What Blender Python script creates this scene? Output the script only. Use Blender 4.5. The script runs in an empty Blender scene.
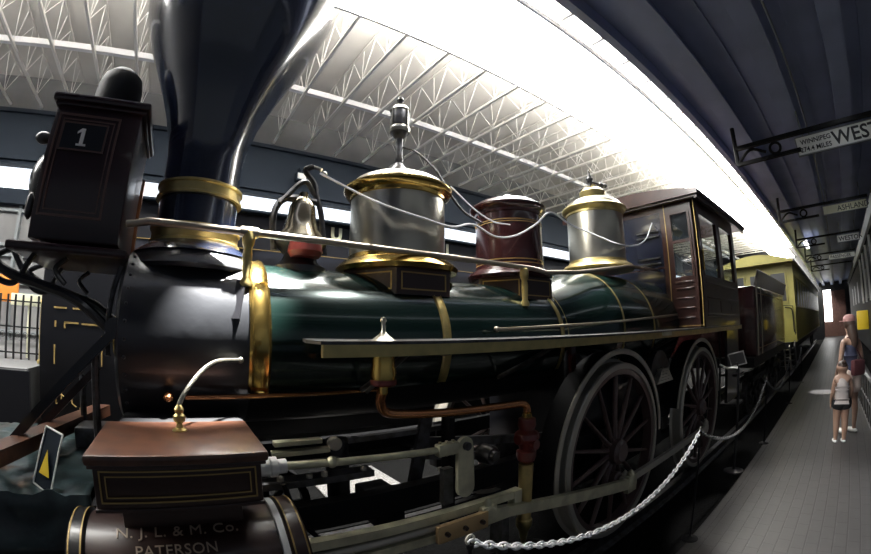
import bpy, bmesh, math, random
from mathutils import Vector, Matrix
PI = math.pi
random.seed(7)
SC = bpy.context.scene
COL = SC.collection

# ------------------------------------------------------------------ camera
def make_camera():
    cd = bpy.data.cameras.new('camera')
    cam = bpy.data.objects.new('camera', cd)
    COL.objects.link(cam)
    cd.type = 'PANO'
    cd.panorama_type = 'FISHEYE_LENS_POLYNOMIAL'
    cd.sensor_fit = 'HORIZONTAL'
    cd.sensor_width = 36.0
    cd.sensor_height = 36.0 * 554 / 871
    k1 = 1.0 / (405 * 36.0 / 871)
    cd.fisheye_fov = math.radians(200)
    cd.fisheye_polynomial_k0 = 0.0
    cd.fisheye_polynomial_k1 = -k1
    cd.fisheye_polynomial_k2 = 0.0
    cd.fisheye_polynomial_k3 = 0.034 * k1 ** 3
    cd.fisheye_polynomial_k4 = 0.0
    cd.clip_start = 0.01
    cd.clip_end = 300
    yaw, pitch, roll = map(math.radians, (-35.41, 7.93, -0.243))
    m = Matrix.Rotation(yaw, 4, 'Z') @ Matrix.Rotation(PI / 2 + pitch, 4, 'X') @ Matrix.Rotation(roll, 4, 'Z')
    cam.matrix_world = Matrix.Translation((0, 0, 1.7)) @ m
    SC.camera = cam
make_camera()

# ------------------------------------------------------------------ world, light, exposure
SC.view_settings.view_transform = 'Standard'
SC.view_settings.look = 'None'
SC.view_settings.gamma = 1.0
SC.view_settings.use_curve_mapping = False
SC.view_settings.exposure = 0.0
SKYLIGHT = 24.0
w = bpy.data.worlds.new('hall_world')
SC.world = w
w.use_nodes = True
w.node_tree.nodes['Background'].inputs[0].default_value = (0.62, 0.72, 0.9, 1)
w.node_tree.nodes['Background'].inputs[1].default_value = 0.10

def area(name, loc, rot, sx, sy, power, color=(1, 1, 1), spread=PI):
    l = bpy.data.lights.new(name, 'AREA')
    l.shape = 'RECTANGLE'; l.size = sx; l.size_y = sy
    l.energy = power; l.color = color; l.spread = spread
    o = bpy.data.objects.new(name, l); COL.objects.link(o)
    o.location = loc; o.rotation_euler = rot
    return o
# added unseen fill panels: one under the canopy, one behind the viewer
area('canopy_fill', (9, -0.5, 4.0), (0, 0, 0), 18, 0.12, 14, (0.9, 0.95, 1))
area('rear_fill', (-2, -6.5, 3.0), (math.radians(80), 0, 0), 16, 3.0, 10, (0.85, 0.92, 1.0))

def spot(name, loc, aim, power, deg, blend=0.3, size=0.08, color=(1, 0.98, 0.94)):
    l = bpy.data.lights.new(name, 'SPOT'); l.energy = power; l.spot_size = math.radians(deg); l.spot_blend = blend
    l.shadow_soft_size = size; l.color = color
    o = bpy.data.objects.new(name, l); COL.objects.link(o); o.location = loc
    o.rotation_euler = (Vector(aim) - Vector(loc)).to_track_quat('-Z', 'Y').to_euler(); return o
# added spots above the engine for its overhead light, no fittings built
spot('engine_spot', (1.1, 2.15, 5.5), (0.22, 2.22, 2.0), 24000, 13.5, 0.6)
spot('engine_spot', (2.0, 1.5, 5.2), (1.6, 2.3, 2.0), 500, 40, 0.8)
spot('engine_spot', (3.9, 1.5, 5.2), (3.4, 2.3, 2.2), 1600, 18, 0.8)
spot('floor_patch_spot', (4.2, 0.2, 4.05), (4.1, 0.1, 0.0), 420, 36, 0.15)  # added spot for the bright patch on the platform floor
spot('floor_patch_spot', (10.8, 0.3, 4.05), (10.8, 0.35, 0.0), 4500, 9, 0.1)  # added narrow spot for the thin bright strip farther along the platform

# ------------------------------------------------------------------ materials
def mat(name, col, rough=0.5, metal=0.0, coat=0.0, emit=None, estr=0.0, noise=None, bump=0.0, bscale=20.0, spec=None, alpha=1.0):
    m = bpy.data.materials.new(name); m.use_nodes = True
    nt = m.node_tree; b = nt.nodes['Principled BSDF']
    c4 = (col[0], col[1], col[2], 1)
    b.inputs['Base Color'].default_value = c4
    b.inputs['Roughness'].default_value = rough
    b.inputs['Metallic'].default_value = metal
    b.inputs['Coat Weight'].default_value = coat
    b.inputs['Coat Roughness'].default_value = 0.08
    if spec is not None: b.inputs['Specular IOR Level'].default_value = spec
    b.inputs['Alpha'].default_value = alpha
    if emit:
        b.inputs['Emission Color'].default_value = (*emit, 1); b.inputs['Emission Strength'].default_value = estr
    if noise or bump:
        tc = nt.nodes.new('ShaderNodeTexCoord')
        n = nt.nodes.new('ShaderNodeTexNoise'); n.inputs['Scale'].default_value = bscale; n.inputs['Detail'].default_value = 6
        nt.links.new(tc.outputs['Object'], n.inputs['Vector'])
        if noise:
            mx = nt.nodes.new('ShaderNodeMix'); mx.data_type = 'RGBA'
            mx.inputs[6].default_value = c4; mx.inputs[7].default_value = (*noise, 1)
            cr = nt.nodes.new('ShaderNodeMapRange'); cr.inputs[1].default_value = 0.4; cr.inputs[2].default_value = 0.65
            nt.links.new(n.outputs['Fac'], cr.inputs[0]); nt.links.new(cr.outputs[0], mx.inputs[0])
            nt.links.new(mx.outputs[2], b.inputs['Base Color'])
        if bump:
            bp = nt.nodes.new('ShaderNodeBump'); bp.inputs['Strength'].default_value = bump; bp.inputs['Distance'].default_value = 0.01
            nt.links.new(n.outputs['Fac'], bp.inputs['Height']); nt.links.new(bp.outputs[0], b.inputs['Normal'])
    return m

M = {}
M['stack'] = mat('stack_blue_black', (0.009, 0.013, 0.028), 0.16, 0.0, 1.0)
M['smokebox'] = mat('graphite_smokebox', (0.035, 0.037, 0.042), 0.30, 0.4, 0.2, bump=0.25, bscale=9)
M['black'] = mat('black_paint', (0.008, 0.008, 0.01), 0.3, 0, 0.4)
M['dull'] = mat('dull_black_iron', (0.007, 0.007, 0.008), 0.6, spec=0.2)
M['iron'] = mat('worn_iron', (0.10, 0.10, 0.105), 0.4, 0.7, noise=(0.05, 0.045, 0.04), bscale=15)
M['green'] = mat('green_jacket', (0.006, 0.018, 0.015), 0.2, 0.45, 0.4, bump=0.05, bscale=4)
M['brass'] = mat('polished_brass', (0.55, 0.38, 0.11), 0.2, 1.0)
M['brass_dull'] = mat('dull_brass', (0.58, 0.46, 0.19), 0.36, 0.9, noise=(0.45, 0.37, 0.16), bscale=12)
M['nickel'] = mat('nickel_silver', (0.46, 0.44, 0.37), 0.28, 1.0)
M['rail'] = mat('bright_tube', (0.42, 0.37, 0.30), 0.33, 1.0)
M['copper'] = mat('copper', (0.62, 0.27, 0.12), 0.25, 1.0)
M['maroon'] = mat('maroon_paint', (0.038, 0.009, 0.009), 0.22, 0, 0.4)
M['wine'] = mat('dark_wine_paint', (0.020, 0.007, 0.008), 0.3, 0, 0.25)
M['chest'] = mat('brown_lid_paint', (0.095, 0.038, 0.020), 0.36, 0, 0.3, noise=(0.055, 0.022, 0.013), bscale=14)
M['brown'] = mat('dark_brown_paint', (0.030, 0.013, 0.010), 0.36, 0, 0.15)
M['wood'] = mat('varnished_mahogany', (0.042, 0.015, 0.011), 0.28, 0, 0.5, noise=(0.028, 0.010, 0.008), bscale=8)
M['moulding'] = mat('faded_gold_moulding', (0.13, 0.075, 0.06), 0.4)
M['bronze'] = mat('bell_bronze', (0.40, 0.35, 0.25), 0.2, 1.0)
M['navy'] = mat('navy_panel', (0.010, 0.013, 0.03), 0.25, 0, 0.6)
M['gold'] = mat('gold_leaf_line', (0.38, 0.26, 0.09), 0.45, 0.2)
M['letter'] = mat('faded_gold_letters', (0.42, 0.33, 0.25), 0.5)
M['cream'] = mat('cream_steel', (0.62, 0.60, 0.42), 0.4, 0.4, noise=(0.45, 0.43, 0.30), bscale=10)
M['tan'] = mat('tan_brass_plate', (0.62, 0.44, 0.22), 0.4, 0.5)
M['red'] = mat('red_paint', (0.13, 0.02, 0.016), 0.35, 0, 0.3)
M['tire'] = mat('tire_steel', (0.50, 0.47, 0.40), 0.42, 0.4)
M['spoke'] = mat('wheel_wine_paint', (0.10, 0.065, 0.06), 0.35, 0, 0.3)
M['white'] = mat('white_paint', (0.72, 0.72, 0.70), 0.45)
M['plastic'] = mat('white_plastic', (0.85, 0.85, 0.88), 0.35)
M['yellow'] = mat('yellow_car_paint', (0.27, 0.24, 0.055), 0.5, noise=(0.23, 0.205, 0.05), bscale=3)
M['yellow2'] = mat('yellow_sign', (0.7, 0.5, 0.03), 0.4)
M['steelw'] = mat('white_steel_truss', (0.85, 0.83, 0.79), 0.5)
M['deck'] = mat('roof_deck', (0.66, 0.63, 0.59), 0.7, noise=(0.58, 0.555, 0.52), bscale=0.8)
M['canopy'] = mat('canopy_slate_blue', (0.36, 0.42, 0.62), 0.55, noise=(0.30, 0.35, 0.53), bscale=1.5)
M['fascia'] = mat('blue_grey_fascia', (0.018, 0.025, 0.036), 0.6, spec=0.1)
M['wall'] = mat('grey_wall', (0.2, 0.2, 0.2), 0.7, noise=(0.16, 0.16, 0.165), bscale=1.2)
M['wallframe'] = mat('wall_frame_grey', (0.20, 0.22, 0.23), 0.6)
M['glassdark'] = mat('dark_glass', (0.01, 0.012, 0.015), 0.3, 0, 0.0)
M['sign'] = mat('station_sign_white', (0.88, 0.88, 0.83), 0.5)
M['signy'] = mat('station_sign_cream', (0.72, 0.72, 0.52), 0.5)
M['ink'] = mat('black_lettering', (0.02, 0.02, 0.022), 0.5)
M['orange'] = mat('orange_board', (0.65, 0.22, 0.03), 0.5)
M['teal'] = mat('teal_sheet', (0.007, 0.014, 0.016), 0.3, 0, 0.1, noise=(0.022, 0.042, 0.045), bscale=7, bump=0.6)
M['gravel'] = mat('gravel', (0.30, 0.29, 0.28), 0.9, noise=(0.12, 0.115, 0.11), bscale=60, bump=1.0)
M['ballast'] = mat('dark_ballast', (0.007, 0.007, 0.007), 0.95, spec=0.1, noise=(0.004, 0.004, 0.004), bscale=40, bump=0.8)  # near black with fine mottling
M['brick'] = mat('red_brick', (0.13, 0.06, 0.045), 0.8, noise=(0.07, 0.035, 0.03), bscale=12)
M['skin'] = mat('skin', (0.34, 0.21, 0.155), 0.5)
M['hair'] = mat('brown_hair', (0.055, 0.032, 0.024), 0.5)
M['top_navy'] = mat('navy_cloth', (0.035, 0.04, 0.08), 0.8)
M['shorts'] = mat('pale_shorts', (0.62, 0.52, 0.47), 0.8)
M['bag'] = mat('maroon_bag', (0.07, 0.018, 0.022), 0.6)
M['top_pale'] = mat('pale_cloth', (0.42, 0.38, 0.38), 0.8)
M['black_cloth'] = mat('black_cloth', (0.012, 0.012, 0.015), 0.8)
M['cap'] = mat('pink_cap', (0.30, 0.15, 0.14), 0.7)
M['diffuser'] = mat('skylight_diffuser', (0.9, 0.9, 0.88), 0.6, emit=(1.0, 0.99, 0.95), estr=SKYLIGHT)
M['window_lit'] = mat('daylit_window_strip', (0.8, 0.85, 0.9), 0.6, emit=(0.86, 0.92, 1.0), estr=1.5)
M['tube_lit'] = mat('lit_tube', (1, 1, 1), 0.6, emit=(1, 1, 0.98), estr=5)

def glass_mat():
    m = bpy.data.materials.new('window_glass'); m.use_nodes = True
    nt = m.node_tree; nt.nodes.clear()
    o = nt.nodes.new('ShaderNodeOutputMaterial'); mx = nt.nodes.new('ShaderNodeMixShader')
    t = nt.nodes.new('ShaderNodeBsdfTransparent'); g = nt.nodes.new('ShaderNodeBsdfGlossy')
    t.inputs[0].default_value = (0.85, 0.88, 0.88, 1); g.inputs['Roughness'].default_value = 0.03
    mx.inputs[0].default_value = 0.12
    nt.links.new(t.outputs[0], mx.inputs[1]); nt.links.new(g.outputs[0], mx.inputs[2]); nt.links.new(mx.outputs[0], o.inputs[0])
    return m
M['glass'] = glass_mat()

def paver_mat():
    m = bpy.data.materials.new('brick_pavers'); m.use_nodes = True
    nt = m.node_tree; b = nt.nodes['Principled BSDF']
    tc = nt.nodes.new('ShaderNodeTexCoord'); br = nt.nodes.new('ShaderNodeTexBrick')
    nt.links.new(tc.outputs['Object'], br.inputs['Vector'])
    br.inputs['Color1'].default_value = (0.056, 0.053, 0.054, 1); br.inputs['Color2'].default_value = (0.047, 0.045, 0.046, 1)
    br.inputs['Mortar'].default_value = (0.03, 0.028, 0.028, 1)
    br.inputs['Scale'].default_value = 1.0; br.inputs['Brick Width'].default_value = 0.22; br.inputs['Row Height'].default_value = 0.11
    br.inputs['Mortar Size'].default_value = 0.006
    n = nt.nodes.new('ShaderNodeTexNoise'); n.inputs['Scale'].default_value = 1.3; n.inputs['Detail'].default_value = 5
    nt.links.new(tc.outputs['Object'], n.inputs['Vector'])
    mx = nt.nodes.new('ShaderNodeMix'); mx.data_type = 'RGBA'; mx.blend_type = 'MULTIPLY'; mx.inputs[0].default_value = 0.5
    nt.links.new(br.outputs['Color'], mx.inputs[6]); nt.links.new(n.outputs['Fac'], mx.inputs[7])
    nt.links.new(mx.outputs[2], b.inputs['Base Color']); b.inputs['Roughness'].default_value = 0.42
    bp = nt.nodes.new('ShaderNodeBump'); bp.inputs['Strength'].default_value = 0.5; bp.inputs['Distance'].default_value = 0.004; bp.invert = True
    nt.links.new(br.outputs['Fac'], bp.inputs['Height']); nt.links.new(bp.outputs[0], b.inputs['Normal'])
    return m
M['paver'] = paver_mat()

# ------------------------------------------------------------------ helpers
ORG = {}   # world origin of every parent object
def new(): return bmesh.new()
def link(name, bm, m, parent=None, loc=None, smooth=True, mats=None):
    o_ = Vector(loc) if loc is not None else (ORG[parent.name] if parent is not None else Vector((0, 0, 0)))
    bmesh.ops.translate(bm, verts=bm.verts, vec=-o_)
    bmesh.ops.recalc_face_normals(bm, faces=bm.faces)
    me = bpy.data.meshes.new(name); bm.to_mesh(me); bm.free()
    for mm in (mats or [M[m]]): me.materials.append(mm)
    ob = bpy.data.objects.new(name, me); COL.objects.link(ob)
    if smooth:
        for p in me.polygons: p.use_smooth = True
        me.set_sharp_from_angle(angle=math.radians(38))
    if parent is not None:
        ob.parent = parent; ob.location = o_ - ORG[parent.name]
    else: ob.location = o_
    ORG[ob.name] = o_
    return ob
def thing(name, label, cat, loc, group=None):
    o = bpy.data.objects.new(name, None); COL.objects.link(o); o.location = loc
    o.empty_display_size = 0.2
    ORG[o.name] = Vector(loc); tag(o, label, cat, group); return o
def tag(o, label, cat, group=None):
    o['label'] = label; o['category'] = cat
    if group: o['group'] = group
    return o
def struct(name, bm, m, loc=(0, 0, 0), smooth=False, mats=None):
    o = link(name, bm, m, None, loc, smooth, mats); o['kind'] = 'structure'; return o
def lab(o, t): o['label'] = t; return o

def box(bm, x0, x1, y0, y1, z0, z1, bev=0.0, T=None):
    r = bmesh.ops.create_cube(bm, size=1)
    vs = r['verts']
    bmesh.ops.scale(bm, vec=(abs(x1 - x0), abs(y1 - y0), abs(z1 - z0)), verts=vs)
    bmesh.ops.translate(bm, vec=((x0 + x1) / 2, (y0 + y1) / 2, (z0 + z1) / 2), verts=vs)
    if bev:
        es = list({e for v in vs for e in v.link_edges})
        g = bmesh.ops.bevel(bm, geom=es, offset=bev, segments=2, affect='EDGES', profile=0.5)
        vs = list({v for f in g['faces'] for v in f.verts} | {v for v in vs if v.is_valid})
    if T is not None: bmesh.ops.transform(bm, matrix=T, verts=vs)
    return vs
AX = {'z': Matrix.Identity(4), 'x': Matrix.Rotation(PI / 2, 4, 'Y'), 'y': Matrix.Rotation(-PI / 2, 4, 'X')}
def lathe(bm, prof, c, ax='z', seg=48, T=None, close=False):
    """prof: list of (radius, height) along the axis"""
    A = Matrix.Translation(c) @ (T if T is not None else AX[ax])
    rings = []
    for r, h in prof:
        if r < 1e-6: rings.append([bm.verts.new(A @ Vector((0, 0, h)))])
        else: rings.append([bm.verts.new(A @ Vector((r * math.cos(2 * PI * k / seg), r * math.sin(2 * PI * k / seg), h))) for k in range(seg)])
    pairs = list(zip(rings, rings[1:]))
    if close: pairs.append((rings[-1], rings[0]))
    for a, b in pairs:
        for k in range(seg):
            k2 = (k + 1) % seg
            vs = [a[k % len(a)], a[k2 % len(a)], b[k2 % len(b)], b[k % len(b)]]
            u = []
            for v in vs:
                if v not in u: u.append(v)
            if len(u) > 2:
                try: bm.faces.new(u)
                except ValueError: pass
    if not close:
        for rg in (rings[0], rings[-1]):
            if len(rg) > 2:
                try: bm.faces.new(rg)
                except ValueError: pass
def catmull(pts, n=8):
    pts = [Vector(p) for p in pts]
    if len(pts) < 3: return pts
    P = [2 * pts[0] - pts[1]] + pts + [2 * pts[-1] - pts[-2]]
    out = []
    for i in range(1, len(P) - 2):
        a, b, c, d = P[i - 1:i + 3]
        for k in range(n):
            t = k / n
            out.append(0.5 * ((2 * b) + (c - a) * t + (2 * a - 5 * b + 4 * c - d) * t * t + (3 * b - a - 3 * c + d) * t ** 3))
    out.append(pts[-1]); return out
def tube(bm, pts, r, seg=10, smooth=0, caps=True):
    P = catmull(pts, smooth) if smooth else [Vector(p) for p in pts]
    n = len(P); rs = r if isinstance(r, (list, tuple)) else [r] * n
    if len(rs) != n: rs = [rs[0] + (rs[-1] - rs[0]) * i / (n - 1) for i in range(n)]
    rings = []; up = None
    for i in range(n):
        t = (P[min(i + 1, n - 1)] - P[max(i - 1, 0)]).normalized()
        if up is None:
            up = Vector((0, 0, 1)) if abs(t.z) < 0.9 else Vector((1, 0, 0))
        s = t.cross(up).normalized(); up = s.cross(t).normalized()
        rings.append([bm.verts.new(P[i] + (s * math.cos(2 * PI * k / seg) + up * math.sin(2 * PI * k / seg)) * rs[i]) for k in range(seg)])
    for a, b in zip(rings, rings[1:]):
        for k in range(seg): bm.faces.new([a[k], a[(k + 1) % seg], b[(k + 1) % seg], b[k]])
    if caps: bm.faces.new(rings[0]); bm.faces.new(list(reversed(rings[-1])))
def prism(bm, poly, a0, a1, plane='xz'):
    """extrude polygon drawn in a plane along the remaining axis"""
    def P(u, v, a):
        return {'xz': (u, a, v), 'yz': (a, u, v), 'xy': (u, v, a)}[plane]
    A = [bm.verts.new(P(u, v, a0)) for u, v in poly]; B = [bm.verts.new(P(u, v, a1)) for u, v in poly]
    bm.faces.new(A); bm.faces.new(list(reversed(B)))
    n = len(poly)
    for i in range(n): bm.faces.new([A[i], A[(i + 1) % n], B[(i + 1) % n], B[i]])
def bar(bm, p, q, wy, wz):
    """rectangular bar from p to q; wy its horizontal thickness, wz the other"""
    p, q = Vector(p), Vector(q); t = (q - p).normalized()
    s = t.cross(Vector((0, 0, 1)))
    s = s.normalized() if s.length > 1e-4 else Vector((0, 1, 0))
    u = s.cross(t).normalized()
    V = []
    for c in (p, q):
        V.append([bm.verts.new(c + s * a * wy / 2 + u * b * wz / 2) for a, b in ((-1, -1), (1, -1), (1, 1), (-1, 1))])
    bm.faces.new(V[0]); bm.faces.new(list(reversed(V[1])))
    for i in range(4): bm.faces.new([V[0][i], V[0][(i + 1) % 4], V[1][(i + 1) % 4], V[1][i]])
def frame_xz(bm, x0, x1, z0, z1, y, t=0.012, d=0.004):
    box(bm, x0, x1, y - d, y, z0, z0 + t); box(bm, x0, x1, y - d, y, z1 - t, z1)
    box(bm, x0, x0 + t, y - d, y, z0 + t, z1 - t); box(bm, x1 - t, x1, y - d, y, z0 + t, z1 - t)
def frame_yz(bm, y0, y1, z0, z1, x, t=0.012, d=0.004):
    box(bm, x - d, x, y0, y1, z0, z0 + t); box(bm, x - d, x, y0, y1, z1 - t, z1)
    box(bm, x - d, x, y0, y0 + t, z0 + t, z1 - t); box(bm, x - d, x, y1 - t, y1, z0 + t, z1 - t)
def sphere(bm, c, r, sc=(1, 1, 1), seg=20):
    g = bmesh.ops.create_uvsphere(bm, u_segments=seg, v_segments=max(8, seg // 2), radius=r)
    bmesh.ops.scale(bm, vec=sc, verts=g['verts']); bmesh.ops.translate(bm, vec=c, verts=g['verts'])
def ring_pts(c, r, plane, n=32, a0=0, a1=2 * PI):
    out = []
    for k in range(n + 1):
        a = a0 + (a1 - a0) * k / n; u, v = r * math.cos(a), r * math.sin(a)
        out.append({'xz': (c[0] + u, c[1], c[2] + v), 'yz': (c[0], c[1] + u, c[2] + v), 'xy': (c[0] + u, c[1] + v, c[2])}[plane])
    return out
def text_bm(body, size, ext=0.002, bold=0.0, align='CENTER', spacing=1.0):
    cu = bpy.data.curves.new('t', 'FONT'); cu.body = body; cu.size = size; cu.extrude = ext; cu.offset = bold
    cu.align_x = align; cu.space_character = spacing; cu.resolution_u = 3
    ob = bpy.data.objects.new('t', cu); COL.objects.link(ob)
    dg = bpy.context.evaluated_depsgraph_get(); dg.update()
    me = bpy.data.meshes.new_from_object(ob.evaluated_get(dg))
    bm = new(); bm.from_mesh(me)
    bpy.data.objects.remove(ob); bpy.data.curves.remove(cu); bpy.data.meshes.remove(me)
    return bm
def copy_tree(o, parent=None):
    c = o.copy(); COL.objects.link(c)
    if parent is not None: c.parent = parent
    for ch in list(o.children): copy_tree(ch, c)
    return c

# ------------------------------------------------------------------ structure
YC = 2.49
b = new(); box(b, -6, 40, -1.0, 0.95, -0.3, 0.0); struct('floor', b, 'paver')
b = new(); box(b, -14, 40, 0.95, 3.45, -0.5, -0.26); struct('floor_trackbed', b, 'ballast')
b = new(); box(b, -14, 40, 3.45, 12.0, -0.5, -0.18); struct('floor_far', b, 'ballast')
b = new(); box(b, 1.5, 2.45, 4.05, 5.0, -0.18, -0.16); struct('floor_gravel_lit_patch', b, 'gravel')  # pale slab only where light pools on the ground; light put into colour
b = new(); box(b, -6, 40, -8, -1.0, -0.5, -0.26); struct('floor_far_track', b, 'ballast')
b = new(); box(b, -6, 40, 0.93, 1.0, -0.3, 0.004); struct('trim_platform_edge', b, 'paver')
# brick slabs for the raised floor at far left
b = new(); box(b, -14, -1.9, 5.2, 12.0, -0.3, 1.12, 0.0); struct('floor_gallery', b, 'wall')
b = new(); box(b, -14, -1.86, 5.14, 5.2, -0.3, 1.10); struct('trim_gallery_front', b, 'black')
# roof deck
b = new(); box(b, -12, 40, 0.6, 11.2, 7.95, 8.05); struct('ceiling', b, 'deck')
b = new()
box(b, -12, 40, 11.0, 11.2, -0.3, 8.0); struct('wall_back', b, 'wall')
b = new(); box(b, 39.9, 40, -8, 11, -0.3, 8.0); struct('wall_right', b, 'black')
b = new(); box(b, -12.1, -12, -8, 11.2, -0.3, 8.0); struct('wall_left', b, 'wall')
b = new(); box(b, -12, 40, 10.3, 10.5, 5.18, 6.62); box(b, -12, 40, 10.22, 10.3, 6.52, 6.62); box(b, -12, 40, 10.22, 10.3, 5.3, 5.4)
struct('trim_fascia', b, 'fascia')
b = new(); box(b, -12, 40, 10.9, 11.0, 4.7, 5.55); struct('window_1', b, 'window_lit')
b = new(); box(b, -12, 40, 10.7, 11.0, 4.35, 4.72); struct('trim_sill', b, 'fascia')
# left wall face frames (the light grey panelled gallery wall)
b = new()
for z in (1.3, 2.2, 2.45, 3.1, 3.35, 4.2): box(b, -12, -1.9, 10.88, 11.0, z, z + 0.07)
for i in range(9): box(b, -11.5 + i * 1.15, -11.42 + i * 1.15, 10.86, 11.0, 1.1, 4.4)
struct('trim_wall_grid', b, 'wallframe')
# luminous strip
b = new(); box(b, -12, 40, 3.2, 4.95, 6.9, 6.93); struct('window_2', b, 'diffuser')
b = new()
for y in (3.15, 4.95): box(b, -12, 40, y, y + 0.05, 6.86, 6.97)
struct('trim_skylight_frame', b, 'steelw')
# white bridging beam
b = new(); box(b, -12, 40, 8.05, 8.17, 7.08, 7.22); struct('trim_bridging', b, 'plastic')
# roof joists
def make_joist():
    t = thing('roof_joist', 'white steel open web roof joist spanning the hall under the pale deck', 'roof joist', (0, 6, 7.0), 'white open web joists under the roof deck')
    b = new(); box(b, -0.03, 0.03, 0.9, 10.9, 7.0, 7.06); link('bottom_chord', b, 'steelw', t, smooth=False)
    b = new(); box(b, -0.03, 0.03, 0.9, 10.9, 7.90, 7.95); link('top_chord', b, 'deck', t, smooth=False)
    b = new(); n = 9; y0 = 1.0; st = 9.8 / n
    for i in range(n):
        ya = y0 + i * st
        tube(b, [(0, ya, 7.9), (0, ya + st / 2, 7.04)], 0.010, 5); tube(b, [(0, ya + st / 2, 7.04), (0, ya + st, 7.9)], 0.010, 5)
        tube(b, [(0, ya + st / 2, 7.04), (0, ya + st / 2, 7.9)], 0.008, 5)
    link('web', b, 'steelw', t, smooth=False)
    return t
j0 = make_joist(); j0.location.x = 4.95 - 13 * 0.965
for k in range(1, 45):
    c = copy_tree(j0); c.location.x = 4.95 + (k - 13) * 0.965
# canopy over the platform
b = new(); box(b, -6, 40, -6, 1.35, 4.42, 4.5); box(b, -6, 40, 1.28, 1.36, 4.24, 4.5)
struct('ceiling_canopy', b, 'canopy')
b = new()
for y in (0.88, 0.15, -0.6, -1.35, -2.1, -2.85): box(b, -6, 40, y - 0.05, y + 0.05, 4.18, 4.42); box(b, -6, 40, y - 0.11, y + 0.11, 4.15, 4.18)
for y in (0.52, -0.22, -0.97, -1.7): box(b, -6, 40, y - 0.02, y + 0.02, 4.38, 4.42)
struct('trim_canopy_beams', b, 'canopy')
b = new(); tube(b, [(-2, -0.05, 4.1), (38, -0.05, 4.1)], 0.012, 6); struct('trim_conduit', b, 'wallframe')

# ------------------------------------------------------------------ locomotive
L = thing('steam_locomotive', 'nineteenth century steam locomotive with green boiler, tall black funnel, brass bands and silver domes', 'locomotive', (2.5, YC, 0))
# smokebox
b = new(); lathe(b, [(0.0, -0.34), (0.30, -0.34), (0.33, -0.32), (0.44, -0.32), (0.472, -0.30), (0.472, 0.345), (0.3, 0.345)], (0, YC, 1.634), 'x', 72)
for k in range(36):
    a = 2 * PI * k / 36
    for xx in (-0.27,): sphere(b, (xx, YC + 0.472 * math.cos(a), 1.634 + 0.472 * math.sin(a)), 0.009, (1, 1, 1), 8)
sb = link('smokebox', b, 'smokebox', L)
b = new(); sphere(b, (-0.06, 2.035, 1.375), 0.028); sphere(b, (-0.06, 2.00, 1.375), 0.018)
lab(link('wash_out_plug', b, 'copper', sb), 'reddish knob on the side of the smokebox')
b = new(); lathe(b, [(0.0, -0.38), (0.12, -0.38), (0.14, -0.36), (0.14, -0.33)], (0, YC, 1.634), 'x', 32); link('number_plate', b, 'brass', sb)
b = new(); box(b, -0.30, 0.30, 1.95, 3.03, 0.75, 1.28, 0.03); link('saddle', b, 'dull', L)
# boiler
prof = [(0.30, 0.33), (0.46, 0.345), (0.46, 2.72), (0.475, 2.78)]
b = new(); lathe(b, prof, (0, YC, 1.634), 'x', 96)
# wagon top flare and firebox shell (one skin with the boiler)
A = AX['x']
rg = []
for x, r, zc in ((2.76, 0.462, 1.634), (2.95, 0.50, 1.655), (3.25, 0.585, 1.68), (3.45, 0.61, 1.70), (4.98, 0.61, 1.70)):
    rg.append([b.verts.new((x, YC + r * math.sin(2 * PI * k / 96), zc + r * math.cos(2 * PI * k / 96))) for k in range(96)])
for r1, r2 in zip(rg, rg[1:]):
    for k in range(96): b.faces.new([r1[k], r1[(k + 1) % 96], r2[(k + 1) % 96], r2[k]])
boiler = link('boiler', b, 'green', L)
def band(name, x0, x1, r, m='brass', zc=1.634):
    b = new(); w_ = x1 - x0
    lathe(b, [(r - 0.02, x0), (r + 0.002, x0), (r + 0.012, x0 + w_ * .12), (r + 0.002, x0 + w_ * .25), (r + 0.002, x0 + w_ * .75), (r + 0.012, x0 + w_ * .88), (r + 0.002, x1), (r - 0.02, x1)], (0, YC, zc), 'x', 96)
    bmesh.ops.bisect_plane(b, geom=b.verts[:] + b.edges[:] + b.faces[:], plane_co=(0, 0, 1.385), plane_no=(0, 0, -1), clear_outer=True)
    return link(name, b, m, boiler)
band('boiler_band', 0.335, 0.445, 0.474); band('boiler_band', 1.50, 1.565, 0.462, 'brass_dull'); band('boiler_band', 2.70, 2.80, 0.464, 'brass_dull')
b = new(); lathe(b, [(.40, .35), (.464, .35), (.464, 2.74), (.40, 2.74)], (0, YC, 1.634), 'x', 96, close=True)  # black lower shell stands in for the shade under the boiler
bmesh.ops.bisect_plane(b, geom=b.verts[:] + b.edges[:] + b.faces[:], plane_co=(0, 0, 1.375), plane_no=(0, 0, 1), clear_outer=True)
lab(link('belly_shade', b, 'dull', boiler), 'boiler underside with its shade put into a black shell')
b = new(); lathe(b, [(0.6, 3.50), (0.614, 3.50), (0.614, 3.53), (0.6, 3.53)], (0, YC, 1.70), 'x', 96); link('jacket_seam', b, 'brass_dull', boiler)
b = new(); lathe(b, [(0.6, 4.2), (0.614, 4.2), (0.614, 4.23), (0.6, 4.23)], (0, YC, 1.70), 'x', 96)
link('jacket_seam', b, 'brass_dull', boiler)
# firebox below
b = new(); box(b, 2.74, 4.98, 2.02, 2.96, 0.42, 1.55, 0.03); fb = link('firebox', b, 'black', L)
b = new(); box(b, 2.60, 2.66, 1.86, 1.9, 0.5, 1.62); link('firebox_stay', b, 'maroon', fb)
# frame
b = new()
for y in (1.86, 3.08):
    box(b, -1.0, 6.6, y, y + 0.08, 0.70, 0.84); box(b, 2.2, 6.4, y, y + 0.08, 0.42, 0.50)
    for x in (2.3, 3.07, 4.2, 5.27, 6.3): box(b, x - .12, x + .12, y - .02, y + .1, 0.42, 0.84)
link('frame', b, 'dull', L)
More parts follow.
